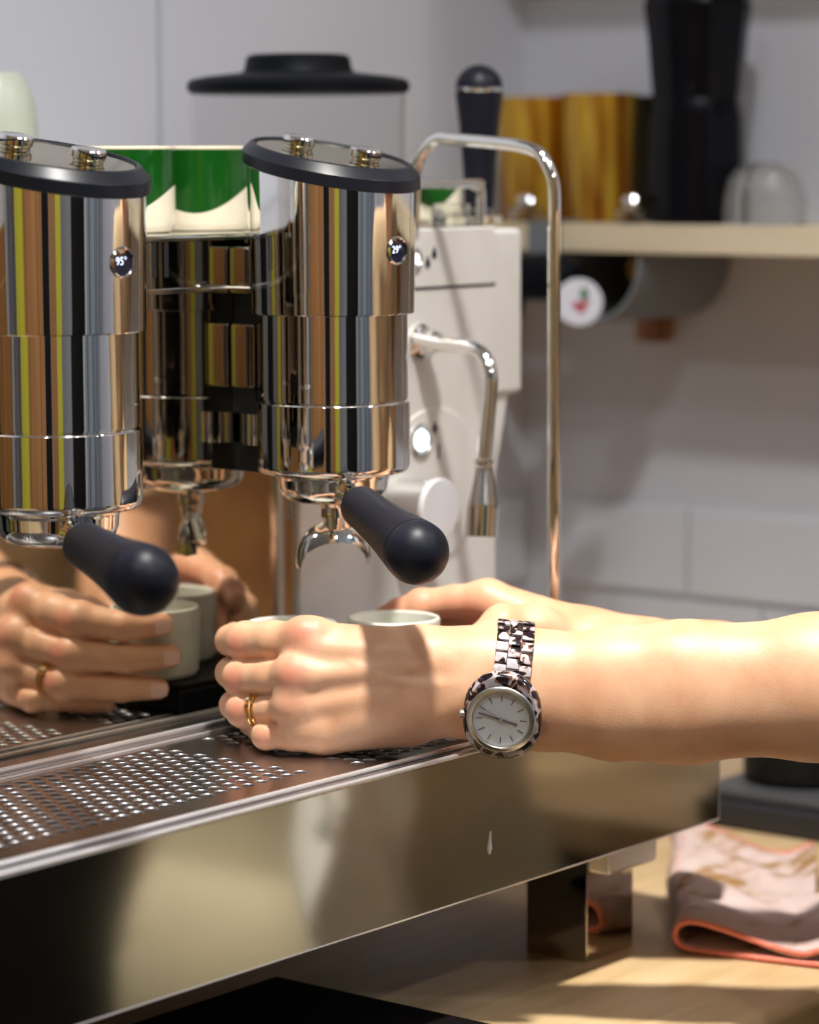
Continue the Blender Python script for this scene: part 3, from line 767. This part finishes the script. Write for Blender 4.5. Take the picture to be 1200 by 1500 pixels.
def garment(name, base, infl, clip, m):
    g = bd.blank(); g.F = base-infl
    X, Y, Z = np.meshgrid(*bd.ax, indexing='ij', sparse=True)
    for fn in clip: g.F = np.maximum(g.F, fn(X, Y, Z))
    P, fs = g.nets(); o = fast_mesh(name, P, fs, m, person, porg); return o
tors = np.minimum(body_torso.F, np.maximum(upper.F, -(bd.ax[2][None, None, :]+250)))
garment('shirt', tors, 9, [lambda X, Y, Z: -(Z+600)+0*X+0*Y, lambda X, Y, Z: Z+52+0*X+0*Y], shirt_m)['label'] = 'tan knitted shirt'
garment('apron', np.minimum(body_torso.F, legs.F-22), 34, [lambda X, Y, Z: -(Y+500)+0*X+0*Z, lambda X, Y, Z: Z+270+0*X+0*Y, lambda X, Y, Z: -(Z+980)+0*X+0*Y], apron_m)['label'] = 'khaki apron'
garment('trousers', np.minimum(body_torso.F, legs.F), 8, [lambda X, Y, Z: Z+520+0*X+0*Y, lambda X, Y, Z: -(Z+1330)+0*X+0*Y], jean_m)['label'] = 'dark trousers'
garment('shoes', bd.F, 4, [lambda X, Y, Z: Z+1325+0*X+0*Y], dark_m)['label'] = 'black shoes'
garment('hair', head.F, 12, [lambda X, Y, Z: Y+348-np.maximum(0, Z-95)*1.6+0*X, lambda X, Y, Z: -(Z+40)+0*X+0*Y], hair_m)['label'] = 'auburn hair'
for x in (210, 260):
    G().ball((x, -312, 66), 10, 16).build('eye', mat('eye', (.5, .45, .4), .2), person)
# finger nails of the near hand
for nm in ('index', 'middle', 'ring'):
    a, b = fingers_l[nm][3], fingers_l[nm][4]
    pa = cam2m(np.array([a[:3]]))[0]; pb = cam2m(np.array([b[:3]]))[0]
    ax = Vector(pb-pa).normalized(); nv = Vector((-.62, .78, 0)); nv = (nv-ax*nv.dot(ax)).normalized(); side = ax.cross(nv)
    c = Vector(pb)+nv*(b[3]-.9); g = G(); vv = []; ff = []
    for i in range(7):
        for j in range(7):
            s, t = (i-3)/3, (j-3)/3; ww = 4.6*(1-.25*max(0, t)**2)
            vv.append(c+ax*(t*5.2)+side*(s*ww)+nv*(1.4*(1-.55*s*s-.15*t*t)))
    for i in range(6):
        for j in range(6): ff.append((i*7+j, (i+1)*7+j, (i+1)*7+j+1, i*7+j+1))
    g.add(vv, ff).build('fingernail', nail_m, person, 60)
# towel tucked in the apron
tw = G(); vv = []; ff = []
for i in range(25):
    for j in range(30):
        a = i/24; b = j/29
        x = 52+135*a*(.6+.4*b); z = -385-320*b*(1-.18*abs(a-.4)); y = -388+17*math.sin(a*13+b*3)+16*math.sin(b*11+a*7)+20*b
        vv.append((x, y+34, z))
for i in range(24):
    for j in range(29): ff.append((i*30+j, (i+1)*30+j, (i+1)*30+j+1, i*30+j+1))
o = tw.add(vv, ff).build('tea_towel', towel_m, None, 60); sm = o.modifiers.new('s', 'SOLIDIFY'); sm.thickness = .003
tag(o, 'crumpled white tea towel hanging from the khaki apron', 'towel')

# ------------------------------------------------------------------ rings on the ring finger
def ring(px, py, d, ax, R1, r, name, label, gem=False):
    c = cam2m(np.array([cpt(px, py, d)]))[0]; M = frame(c, ax, (0, 0, 1))
    n = 48; g = G(); pts = []
    for i in range(n+1):
        a = 2*math.pi*i/n; pts.append(M@Vector((R1*math.cos(a), R1*math.sin(a)*1.0, 0)))
    e = empty(name, c, label, 'ring')
    g.tube(pts, r, 10, False).build('band', gold, e)
    if gem:
        tc = Vector(cam2m(np.array([cpt(px, py, d)]))[0]); out = (Vector(C0)-tc).normalized()
        out = (out+Vector((0, 0, .55))).normalized(); axv = Vector(ax).normalized(); out = (out-axv*out.dot(axv)).normalized()
        p = tc+out*(R1+1.4)
        G().lathe([(.01, -1.6), (1.5, .2), (1.1, .9), (.01, 1.0)], 12, frame(p, out), False, False).build('gemstone', stone, e)
        pr = G()
        for k in range(4):
            a = R_(45+90*k); q = frame(p, out)
            pr.tube([q@Vector((.6*math.cos(a), .6*math.sin(a), -1.8)), q@Vector((1.5*math.cos(a), 1.5*math.sin(a), .7))], .3, 6)
        for s in (-1, 1):
            q = frame(p, out, axv); pr.ball(q@Vector((0, s*2.3, -.6)), .75, 10)
        pr.build('setting', gold, e)
rA = cam2m(np.array([fingers_l['ring'][1][:3]]))[0]; rB = cam2m(np.array([fingers_l['ring'][2][:3]]))[0]
rax = Vector(rB-rA).normalized()
ring(384, 1039.5, 1748.5, rax, 9.9, 1.05, 'wedding_band', 'plain gold wedding band nearer the knuckle of the left hand')
ring(377, 1040, 1750.5, rax, 10.0, .9, 'solitaire_ring', 'thin gold ring with a small clear stone, outer of the two rings', True)

# ------------------------------------------------------------------ wrist watch
wat = empty('wristwatch', at(735, 1052, 1700), 'tortoiseshell wristwatch with steel bezel and white dial on the left wrist', 'watch')
Rt = Vector(CR); Up = Vector(CU); Tc = -Vector(CF)
tilt = R_(17); yaw = R_(-9); roll_ = R_(-4)
zn = (Tc*math.cos(tilt)-Up*math.sin(tilt)); zn = (zn*math.cos(yaw)+Rt*math.sin(yaw)).normalized()
yv = (Up*math.cos(roll_)-Rt*math.sin(roll_)); yv = (yv-zn*yv.dot(zn)).normalized(); xv = yv.cross(zn)
WC = Vector(at(734.5, 1053, 1691))
def WM(z=0):
    M = Matrix.Identity(4)
    for i in range(3): M[i][0] = xv[i]; M[i][1] = yv[i]; M[i][2] = zn[i]; M[i][3] = (WC+zn*z)[i]
    return M
# barrel case outline
def case_outline(t, w=22.6, hh=27):
    c, s = math.cos(t), math.sin(t); n = 2.6
    x = w*math.copysign(abs(c)**(2/n), c); y = hh*math.copysign(abs(s)**(2/n), s)
    return x*(1-.14*(abs(y)/hh)**3), y
g = G(); lay = [(-9, .80), (-7, .93), (-4, 1.0), (-1.5, .97), (.4, .90), (.8, .86)]; n = 64; vv = []; ff = []
for z, s in lay:
    for i in range(n):
        x, y = case_outline(2*math.pi*i/n); vv.append(WM()@Vector((x*s, y*(s if z > -3 else s*.97), z-.0085*y*y*.6)))
for k in range(len(lay)-1):
    for i in range(n): j = (i+1) % n; ff.append((k*n+i, k*n+j, (k+1)*n+j, (k+1)*n+i))
ff += [tuple(range(n))[::-1], tuple((len(lay)-1)*n+i for i in range(n))]
g.add(vv, ff).build('case', tortoise, wat, 50)
G().lathe([(19.6, 0), (19.8, 1.4), (19.2, 2.2), (17.4, 3.0), (16.6, 3.0), (16.1, 2.2), (16.1, .6)], 72, WM(), False, False).build('bezel', steel, wat, 40)
dl = G().lathe([(16.3, .8), (.01, .8)], 72, WM(), False, False).build('dial', dial_m, wat)
dark_steel = mat('marker_steel', (.22, .22, .23), .35, .6)
for k in range(12):
    a = R_(90-30*k); M = WM()@Matrix.Rotation(a, 4, 'Z')
    G().box((10.8, -.24, .85), (14.6, .24, 1.15), M=M).build('hour_marker', dark_steel, dl, 0)
for nm, ang, l0, l1, wd in (('hour_hand', -15, -2.5, 9.6, .55), ('minute_hand', 166, -3, 13.4, .5), ('second_hand', 148, -5, 14.2, .14)):
    M = WM()@Matrix.Rotation(R_(ang), 4, 'Z'); z = {'hour_hand': 1.3, 'minute_hand': 1.6, 'second_hand': 1.9}[nm]
    G().box((l0, -wd, z), (l1, wd, z+.2), M=M).build(nm, dark_steel, dl, 0)
G().lathe([(1.1, 1.2), (1.1, 2.2), (.01, 2.2)], 20, WM()).build('hand_pin', steel, dl)
G().lathe([(2.3, 20.3), (2.6, 20.8), (2.6, 23.6), (2.2, 24.2), (.01, 24.2)], 20, WM(-3)@Matrix.Rotation(R_(-90), 4, 'Y')).build('crown', steel, wat)
# links along the loop round the wrist
LC = np.array(cpt(744, 1011, 1729)); ev = np.array([.13, -1, 0]); ev /= np.linalg.norm(ev); ea_ = np.array([1, .13, -.05]); ea_ /= np.linalg.norm(ea_)
A_, B_ = 34.0, 27.6
def loop(t):   # t from top towards the camera
    return LC+ev*A_*math.cos(t)+np.array([0, 0, -1])*B_*math.sin(t)
ts = np.linspace(0, 2*math.pi, 721); pl = np.array([loop(t) for t in ts]); sl_ = np.concatenate([[0], np.cumsum(np.linalg.norm(np.diff(pl, axis=0), axis=1))])
tot = sl_[-1]; tw_ = R_(112); s_w = np.interp(tw_, ts, sl_)
lk = None; pitch_l = 6.25; count = 0
avail = tot-46.0; nrow = int(avail/pitch_l)
rr_ = []
for row in range(nrow):
    for col in (-1, 0, 1):
        s0 = s_w-22.0-pitch_l*(row+.5)+(pitch_l/2 if col == 0 and row > 0 else 0)
        s0 %= tot; t = np.interp(s0, sl_, ts); p = loop(t); q = loop(t+.01)
        tg_ = (q-p); tg_ /= np.linalg.norm(tg_)
        nn = np.cross(tg_, ea_); nn /= np.linalg.norm(nn)
        if nn@(p-LC) < 0: nn = -nn
        pc = p+ea_*col*7.25-nn*5
        for _ in range(60):
            ii = np.round((pc-hl.lo)/hl.h).astype(int)
            if (ii < 0).any() or (ii >= hl.n).any() or hl.F[tuple(ii)] > 2.0: break
            pc = pc+nn*.3
        c = cam2m(np.array([pc]))[0]
        tgm = Vector(tg_[2]*CF+tg_[0]*CR-tg_[1]*CU); nm_ = Vector(nn[2]*CF+nn[0]*CR-nn[1]*CU)
        M = frame(c, nm_, tgm)
        if lk is None:
            b_ = G().box((-3.02, -3.52, -1.3), (3.02, 3.52, 1.3), .45, 2)
            me = bpy.data.meshes.new('link'); me.from_pydata([(a[0]/1000, a[1]/1000, a[2]/1000) for a in b_.v], [], b_.f); me.materials.append(tortoise); me.shade_smooth(); me.set_sharp_from_angle(angle=R_(40))
            lk = me
            lnk = bpy.data.objects.new('strap_link', me)
        else: lnk = bpy.data.objects.new('strap_link', lk)
        C.objects.link(lnk); lnk.parent = wat
        Mw = M.copy(); Mw.translation = Vector(((c-np.array(wat['o_']))/1000).tolist()); lnk.matrix_local = Mw
tortoise_obj = True

# ------------------------------------------------------------------ things on top of the machine
def mug(x, y, label, r=37, H=60, rot=0, handle=False):
    e = empty('mug', (x, y, -46.2), label, 'mug', 'green dipped mugs on the machine top')
    b = G().lathe([(r-5, 0), (r-2, 1.5), (r-.6, 5), (r, 14), (r, H-2), (r-1, H-.4), (r-2, H), (r-3.2, H-1.5), (r-3.6, 8), (.01, 6)], 56, Matrix.Translation(Vector((x, y, -46.2))), True, False)
    b.build('mug_body', mug_m, e, 50).rotation_euler = (0, 0, 0)
    G().lathe([(r-.3, H-1.8), (r-.2, H-.6), (r-2, H+.4), (r-3.8, H-1)], 56, Matrix.Translation(Vector((x, y, -46.2))), False, False).build('rim', cream_glaze, e)
    a = R_(rot); d = Vector((math.cos(a), math.sin(a), 0)); c = Vector((x, y, -46.2))
    G().tube(smooth_path([c+d*(r-2)+Vector((0, 0, H*.8)), c+d*(r+15)+Vector((0, 0, H*.78)), c+d*(r+20)+Vector((0, 0, H*.5)), c+d*(r+12)+Vector((0, 0, H*.22)), c+d*(r-2)+Vector((0, 0, H*.2))], 6), 4.5, 14).build('handle', mug_m, e)
    return e
mug(-46, 131, 'green-dipped cream mug beside the left group head, leftmost of the machine-top mugs', r=33, H=53, rot=100)
mug(24, 131, 'green-dipped cream mug in the middle between the two group heads', r=33, H=53, rot=80)
mug(94, 132, 'green-dipped cream mug half hidden behind the right group head', r=33, H=53, rot=60)
mug(262, 128, 'small green-dipped cream cup behind the chrome cup rail on the right', r=21, H=28, rot=60)
def tumbler(name, x, y, z, r, H, label, m=glass, rib=0, group=None, cat='glass', taper=.9):
    prof = [(r*taper, 0), (r*taper, 1), (r, H*.98), (r-.6, H), (r-1.6, H*.98), (r*taper-2, 6), (.01, 5)]
    v_ = G().lathe(prof, 48, Matrix.Translation(Vector((x, y, z))), True, False)
    if rib:
        vv = []
        for (a, b, c) in v_.v:
            dx, dy = a-x, b-y; rr = math.hypot(dx, dy)
            if rr > r*.6:
                k = 1+.035*math.cos(rib*math.atan2(dy, dx)); a, b = x+dx*k, y+dy*k
            vv.append((a, b, c))
        v_.v = vv
    o = v_.build(name, m, None, 50); tag(o, label, cat, group); return o
tumbler('shot_glass', 214, 74, -46.2, 13, 15, 'small clear shot glass standing inside the cup rail', rib=8, taper=.92)
# tall black handled tamper behind the rail
tm = empty('tamper', (321, 128, -46.2), 'tall black rounded handle with a thin chrome band behind the cup rail', 'tamper')
bx_, by_ = 268, 180
bp_ = at(702, 300, 2095)
bx_, by_ = bp_[0], bp_[1]
tm.location = V(bx_, by_, -46.2); tm['o_'] = [float(bx_), float(by_), -46.2]
Tm = Matrix.Translation(Vector((bx_, by_, -46.2)))
G().lathe([(17, 0), (17, 5), (9, 9), (8.5, 12)], 40, Tm).build('tamper_base', chrome, tm)
G().lathe([(9.6, 10), (10.2, 12), (11.5, 40), (14, 68), (16.4, 88), (16.6, 91.5)], 48, Tm).build('handle', rubber, tm)
G().lathe([(16.7, 91.2), (17.2, 91.8), (17.2, 93.2), (16.7, 93.8)], 48, Tm).build('chrome_band', chrome, tm)
prf = [(16.5, 93.6)]+[(max(16.5*math.cos(math.pi/2*i/10), .01), 94+16*math.sin(math.pi/2*i/10)) for i in range(11)]
G().lathe(prf, 48, Tm, True, False).build('dome_end', rubber, tm)
# bean hopper
hx, hy = 221, 262
hc_ = at(437, 115, 2120); hx, hy = hc_[0], hc_[1]
hp = empty('bean_hopper', (hx, hy, -46.2), 'clear round bean hopper with a wide black lid on the machine top', 'hopper')
Th = Matrix.Translation(Vector((hx, hy, -46.2)))
RH = 76.5
G().lathe([(RH-3, 0), (RH-1, 2), (RH, 94), (RH-2.2, 94), (RH-3.2, 4)], 80, Th, False, False).build('hopper_bowl', hopper_mat, hp, 60)
G().lathe([(RH-1, 0), (RH+1, 1), (RH+1, 6), (RH-1, 7)], 80, Th).build('hopper_base', black_plastic, hp)
G().lathe([(RH-2, 91), (RH+1, 92), (RH+2.6, 94), (RH+2.6, 98), (RH, 101), (RH-10, 103), (40, 106), (38, 109), (37, 116), (34, 118.5), (.01, 119)], 80, Th, True, False).build('lid', black_plastic, hp, 40)
# celadon jug at the far left
jc = at(-12, 190, 1990); jx, jy = jc[0], jc[1]
jg = empty('jug', (jx, jy, -46.2), 'pale celadon stoneware jug at the upper left edge', 'jug')
Tj = Matrix.Translation(Vector((jx, jy, -46.2)))
G().lathe([(24, 0), (30, 2), (31, 20), (31, 66), (29.5, 80), (26, 92), (21, 101), (18, 103), (16, 102), (24, 90), (28, 60), (27, 6), (.01, 5)], 56, Tj, True, False).build('jug_body', celadon, jg, 50)
hd = Vector((-.75, -.66, 0)).normalized(); cj = Vector((jx, jy, -46.2))
G().tube(smooth_path([cj+hd*29+Vector((0, 0, 92)), cj+hd*44+Vector((0, 0, 94)), cj+hd*50+Vector((0, 0, 76)), cj+hd*44+Vector((0, 0, 58)), cj+hd*30+Vector((0, 0, 56))], 6), 4.5, 14).build('handle', celadon, jg)

# ------------------------------------------------------------------ shelf and its things
sh = empty('wall_shelf', (670, 0, -77), 'pale wooden wall shelf holding amber glasses and a black canister', 'shelf')
G().box((600, -900, -77.5), (741, 394, -54.5), 1.5, 2).build('board', shelf_m, sh)
G().box((715, 240, -157), (741, 264, -78), 2).build('bracket', orange_wood, sh)
G().box((702, -500, -154), (741, -480, -78), 2).build('bracket', orange_wood, sh)
us = empty('upper_shelf', (670, -200, 238), 'pale wooden shelf above the frame, top of the right wall', 'shelf')
G().box((600, -900, 238), (741, 394, 261), 1.5, 2).build('board', shelf_m, us)
G().box((702, -500, 160), (741, -480, 238), 2).box((702, -880, 160), (741, -860, 238), 2).build('bracket', orange_wood, us)
tumbler('amber_tumbler', 660, 330, -54.4, 31, 104, 'tall amber glass tumbler next to the black rounded handle, left on the shelf', amber, 12, 'amber tumblers on the shelf')
tumbler('amber_tumbler', 660, 263, -54.4, 31, 106, 'tall amber glass tumbler in the middle of the shelf row', amber, 12, 'amber tumblers on the shelf')
tumbler('dark_tumbler', 692, 241, -54.4, 23, 104, 'near-black glass tumbler tight against the black canister', mat('dark_glass', (.02, .015, .008), .08), 12)
for (px, lab) in ((772, 'small clear glass jar in front of the left amber tumbler'), (926, 'small clear glass jar in front of the middle amber tumbler')):
    p = C0+(at(px, 325, 1)-C0)*((618-C0[0])/(at(px, 325, 1)-C0)[0])
    j = empty('glass_jar', (618, p[1], -54.4), lab, 'jar', 'small glass jars on the shelf')
    Tq = Matrix.Translation(Vector((618, p[1], -54.4)))
    G().lathe([(12, 0), (14, 1), (15, 10), (11, 14), (8, 15), (7, 13), (12, 10), (12, 3), (.01, 2)], 32, Tq, True, False).build('jar_body', glass, j)
    G().lathe([(3, 13), (7, 15), (8.5, 18), (7.5, 22), (4, 24), (.01, 24.4)], 32, Tq).build('stopper', chrome, j)
can = empty('canister', (650, 163, -54.4), 'tall waisted matt black canister standing on the wooden shelf', 'canister')
Tc_ = Matrix.Translation(Vector((655, 163, -54.4)))
def facet(g, n=8, x=655, y=163):
    vv = []
    for (a, b, c) in g.v:
        dx, dy = a-x, b-y; t = math.atan2(dy, dx); k = math.cos(math.pi/n)/math.cos((t % (2*math.pi/n))-math.pi/n)
        vv.append((x+dx*(.35+.65*k)*1.02, y+dy*(.35+.65*k)*1.02, c))
    g.v = vv; return g
facet(G().lathe([(36, 0), (39.5, 2), (40, 50), (39, 84), (36.5, 96), (35.5, 100)], 96, Tc_)).build('lower_body', ceramic, can, 25)
facet(G().lathe([(35.5, 100), (36.5, 104), (40.5, 150), (43, 168), (43.5, 176), (41, 182), (30, 185), (.01, 186)], 96, Tc_, True, False)).build('upper_body', ceramic, can, 25)
dm = G()
dm.lathe([(31.5, 0), (32.5, 3), (32, 20), (28.5, 36), (22, 45), (10, 49), (.01, 50), (.01, 47), (9, 46), (20, 42), (26, 33), (29.5, 18), (29, 2)], 64, Matrix.Translation(Vector((640, 89, -54.4))), False, False)
vv = []
for (a, b, c) in dm.v:
    dx, dy = a-640, b-89; k = 1+.04*math.cos(14*math.atan2(dy, dx)); vv.append((640+dx*k, 89+dy*k, c))
dm.v = vv
o = dm.build('glass_dome', mat('ribbed_glass', (.92, .92, .90), .06, 0, Transmission_Weight=.95, IOR=1.4), None, 60); tag(o, 'ribbed clear glass bowl upside down at the right of the shelf', 'bowl')
# grey felt sling, black hook, white badge under the shelf
sg = G(); path = [(292, -54.2), (292, -54.2)]; vv = []; ff = []
sling = empty('felt_sling', (640, 235, -78), 'grey felt strip folded over the shelf edge and looped below it', 'sling')
G().box((597.6, 259, -79), (599.6, 291, -52.6), .5).box((597.6, 259, -54.2), (640, 291, -52.4), .5).build('strap', felt, sling)
Ns = 24; vv = []; ff = []
for k in range(Ns+1):
    t = math.pi*(k/Ns)
    y = 233-50*math.cos(math.pi-t)*1.0; y = 233+50*math.cos(t); z = -79-56*max(0, math.sin(t))**.9
    for (u, s) in ((604, 1), (738, 1), (738, .94), (604, .94)):
        vv.append((u, 233+(y-233)*s, -79+(z+79)*s))
for k in range(Ns):
    a, b = k*4, (k+1)*4
    for i in range(4): j = (i+1) % 4; ff.append((a+i, b+i, b+j, a+j))
ff += [(0, 1, 2, 3), (Ns*4+3, Ns*4+2, Ns*4+1, Ns*4)]
G().add(vv, ff).build('loop', felt, sling, 50)
G().lathe([(11, 0), (11, 90)], 24, frame((630, 203, -91), (1, 0, 0))).build('ochre_roll', mat('ochre_paper', (.35, .22, .03), .8), sling)
hk = empty('black_holder', (585, 262, -79), 'black rounded holder clamped under the left end of the shelf', 'holder')
G().box((560, 226, -116), (597, 330, -79.5), 14, 5).build('holder_body', black_plastic, hk)
G().tube(smooth_path([(575, 282, -108), (575, 288, -130), (575, 300, -158)], 5), [6, 6, 6, 6, 6, 6, 5.5, 5, 4.5, 4, 3.5]).build('clamp_arm', black_plastic, hk)
pb = at(848, 443, 2490)
bd_dir = Vector((-.8, -.6, 0)).normalized()
bpos = Vector((556, 0, 0)); v0 = at(848, 443, 1)-C0; kk = (556-C0[0])/v0[0]; bpos = Vector(C0+v0*kk)
bg = empty('badge', bpos, 'round white lid with a red and green flower sticker below the shelf', 'lid')
G().lathe([(17.5, -3), (19, -2), (19, 2), (18, 3), (.01, 3)], 48, frame(bpos, bd_dir)).build('disc', mat('white_enamel', (.78, .78, .85), .3), bg)
Mb = frame(bpos, bd_dir, (0, 0, 1))
def petal(cx, cy, r, z): return [Mb@Vector((cx+r*math.cos(a*math.pi/6), cy+r*math.sin(a*math.pi/6), z)) for a in range(12)]
# badge local x = up, y = across
st_ = G(); st_.add(petal(-2, 2, 3.2, 3.2), [tuple(range(12))]).add(petal(-5, -2, 3.4, 3.25), [tuple(range(12))]).add(petal(0, -5, 3.0, 3.3), [tuple(range(12))]).build('red_petals', mat('red_print', (.45, .04, .06), .5), bg, 0)
G().add(petal(6, -4, 3.6, 3.2), [tuple(range(12))]).add(petal(9.5, -4.5, 2.6, 3.25), [tuple(range(12))]).build('green_leaf', mat('green_print', (.02, .20, .08), .5), bg, 0)

# ------------------------------------------------------------------ counter things
e1 = Vector((.215, -.977, 0)); e2 = Vector((.829, .559, 0)).normalized(); A0 = Vector((168, -141, -504.6))
sec = smooth_path([(106, 2.6, 0), (90, 2.2, 0), (50, 2.0, 0), (16, 2.0, 0), (4, 4, 0), (0, 10.5, 0), (4, 18, 0), (14, 20.5, 0), (34, 17.5, 0), (62, 11, 0), (84, 8, 0), (96, 11, 0), (106, 15, 0)], 6)
cl = empty('cleaning_cloth', A0, 'folded pink-edged cleaning cloth with brown coffee stains on the worktop', 'cloth')
vv = []; ff = []; nL = 40
for k in range(nL+1):
    q = k/nL*270; wv = 1+.10*math.sin(k*.5)
    for s in sec:
        z = s.y*(wv if s.y > 6 else 1)+(1.6*math.sin(k*.8+s.x*.06) if s.y > 6 else 0)
        vv.append(A0+e1*(s.x+3*math.sin(k*.22))+e2*q+Vector((0, 0, z)))
ns = len(sec)
for k in range(nL):
    for i in range(ns-1): ff.append((k*ns+i, k*ns+i+1, (k+1)*ns+i+1, (k+1)*ns+i))
o = G().add(vv, ff).build('cloth_body', cloth_m, cl, 80); sm = o.modifiers.new('s', 'SOLIDIFY'); sm.thickness = .0028; sm.offset = 0
hem = [A0+e1*s.x+e2*0+Vector((0, 0, s.y)) for s in sec]
G().tube(hem, 2.0, 10).build('hem', pink, cl, 60)
G().tube([vv[(k*ns)+38]+Vector((0, 0, 1.5)) for k in range(0, nL+1)], .4, 4).build('stitching', pink, cl)
back = [Vector(vv[nL*ns+i]) for i in range(ns)]
G().tube(back, 2.2, 10).build('hem', pink, cl, 60)
tr = empty('black_tray', (600, -40, -505), 'black round-welled tray with grey rim standing at the right of the worktop', 'tray')
G().box((486, -330, -504.8), (730, 60, -484), 4, 3).build('tray_base', mat('dark_grey_metal', (.03, .03, .035), .4, .3), tr)
G().box((494, -322, -484), (722, 52, -476), 3, 2).build('grey_rim', mat('grey_rim', (.07, .07, .075), .5), tr)
G().lathe([(60, 0), (84, 3), (88, 10), (86, 26), (84, 27), (70, 12), (.01, 8)], 56, Matrix.Translation(Vector((612, -80, -476))), True, False).build('round_well', dark_m, tr)
bc = empty('grinder_bowl', (640, 10, -476), 'black shiny canister on the tray behind the forearm', 'canister')
G().lathe([(40, 0), (46, 4), (46, 60), (42, 70), (.01, 72)], 48, Matrix.Translation(Vector((560, 0, -476))), True, False).build('canister_body', dark_m, bc)
bc['label'] = 'low black canister on the tray, just below the forearm'
mt = G().box((-330, -220, -504.9), (-46, 10, -499), 3, 3).build('rubber_mat', mat('mat_rubber', (.003, .002, .002), .9, 0, Specular_IOR_Level=.1), None); tag(mt, 'black rubber mat lying under the espresso machine at the bottom', 'mat')
mt.rotation_euler = (0, 0, 0)

# ------------------------------------------------------------------ invented colour panels behind the camera, added for reflections in the steel
def azp(al, dist, u=0, y=0):
    a = R_(al); return (u+dist*(math.cos(a)*-.777+math.sin(a)*.622), y+dist*(math.cos(a)*-.618+math.sin(a)*-.783))
def upright(name, a0, a1, dist, m, label, cat, z0=ZF+1, z1=650, th=60):
    p = azp(a0, dist); q = azp(a1, dist); P_0 = Vector((p[0], p[1], 0)); Q_0 = Vector((q[0], q[1], 0)); d = (Q_0-P_0).normalized(); nn = Vector((-d.y, d.x, 0))
    if nn.dot(P_0) < 0: nn = -nn
    L = (Q_0-P_0).length
    g = G(); vs = []
    b = bmesh.new(); bmesh.ops.create_cube(b, size=1)
    for v in b.verts:
        v.co = P_0+d*((v.co.x+.5)*L)+nn*((v.co.y+.5)*th)+Vector((0, 0, z0+(v.co.z+.5)*(z1-z0)))
    bmesh.ops.bevel(b, geom=b.edges[:], offset=4, segments=1, affect='EDGES')
    o = g.bm(b).build(name, m, None, 0); tag(o, label, cat); return o

upright('olive_reflect_panel', -39, -30, 2000, olive, 'olive green panel added behind the camera for the chrome to mirror, left', 'panel')
upright('orange_reflect_panel', -30.5, -10, 2100, orange_wood, 'orange wooden panel added behind the camera for the chrome to mirror', 'cupboard')
upright('black_reflect_panel', -9.5, -2.2, 2250, dark_m, 'narrow black panel added behind the camera for the chrome to mirror', 'black_reflect_panel')  # unseen, put in for the dark stripe on the sleeves
upright('brown_reflect_panel', -1.6, 4.6, 2250, orange_wood, 'narrow brown wooden panel added for the group necks to mirror, between black and olive', 'cabinet')  # unseen, put in so the group necks mirror brown
upright('olive_reflect_panel', 4.9, 11, 2150, olive, 'olive green panel added behind the camera for the chrome to mirror, right', 'panel')
upright('dark_reflect_panel', 21, 37, 1750, dark_m, 'tall black panel added behind the camera for the chrome to mirror', 'cabinet')
upright('slate_reflect_panel', 38, 60, 1500, slate, 'slate blue panel added at the barista side for the chrome to mirror', 'curtain')
# lamps hanging at the light positions
for i, (p, e, c, tg_p, spr) in enumerate(LAMPS):
    l = empty('spotlight', (p[0], p[1], ZC), ['white ceiling spotlight directly over the espresso machine', 'white ceiling spotlight behind the person', 'white ceiling spotlight left of the camera', 'white ceiling spotlight far behind the camera, left', 'white ceiling spotlight far behind the camera, right'][i], 'lamp', 'ceiling spotlights')
    G().tube([(p[0], p[1], ZC), (p[0], p[1], p[2]+60)], 8, 12).build('stem', black_plastic, l)
    G().lathe([(30, 62), (62, 50), (64, -8), (60, -8), (58, 44), (.01, 46)], 40, Matrix.Translation(Vector(p)), True, False).build('lamp_shade', black_plastic, l)
def clean():
    for o in bpy.data.objects:
        if 'o_' in o: del o['o_']
clean()
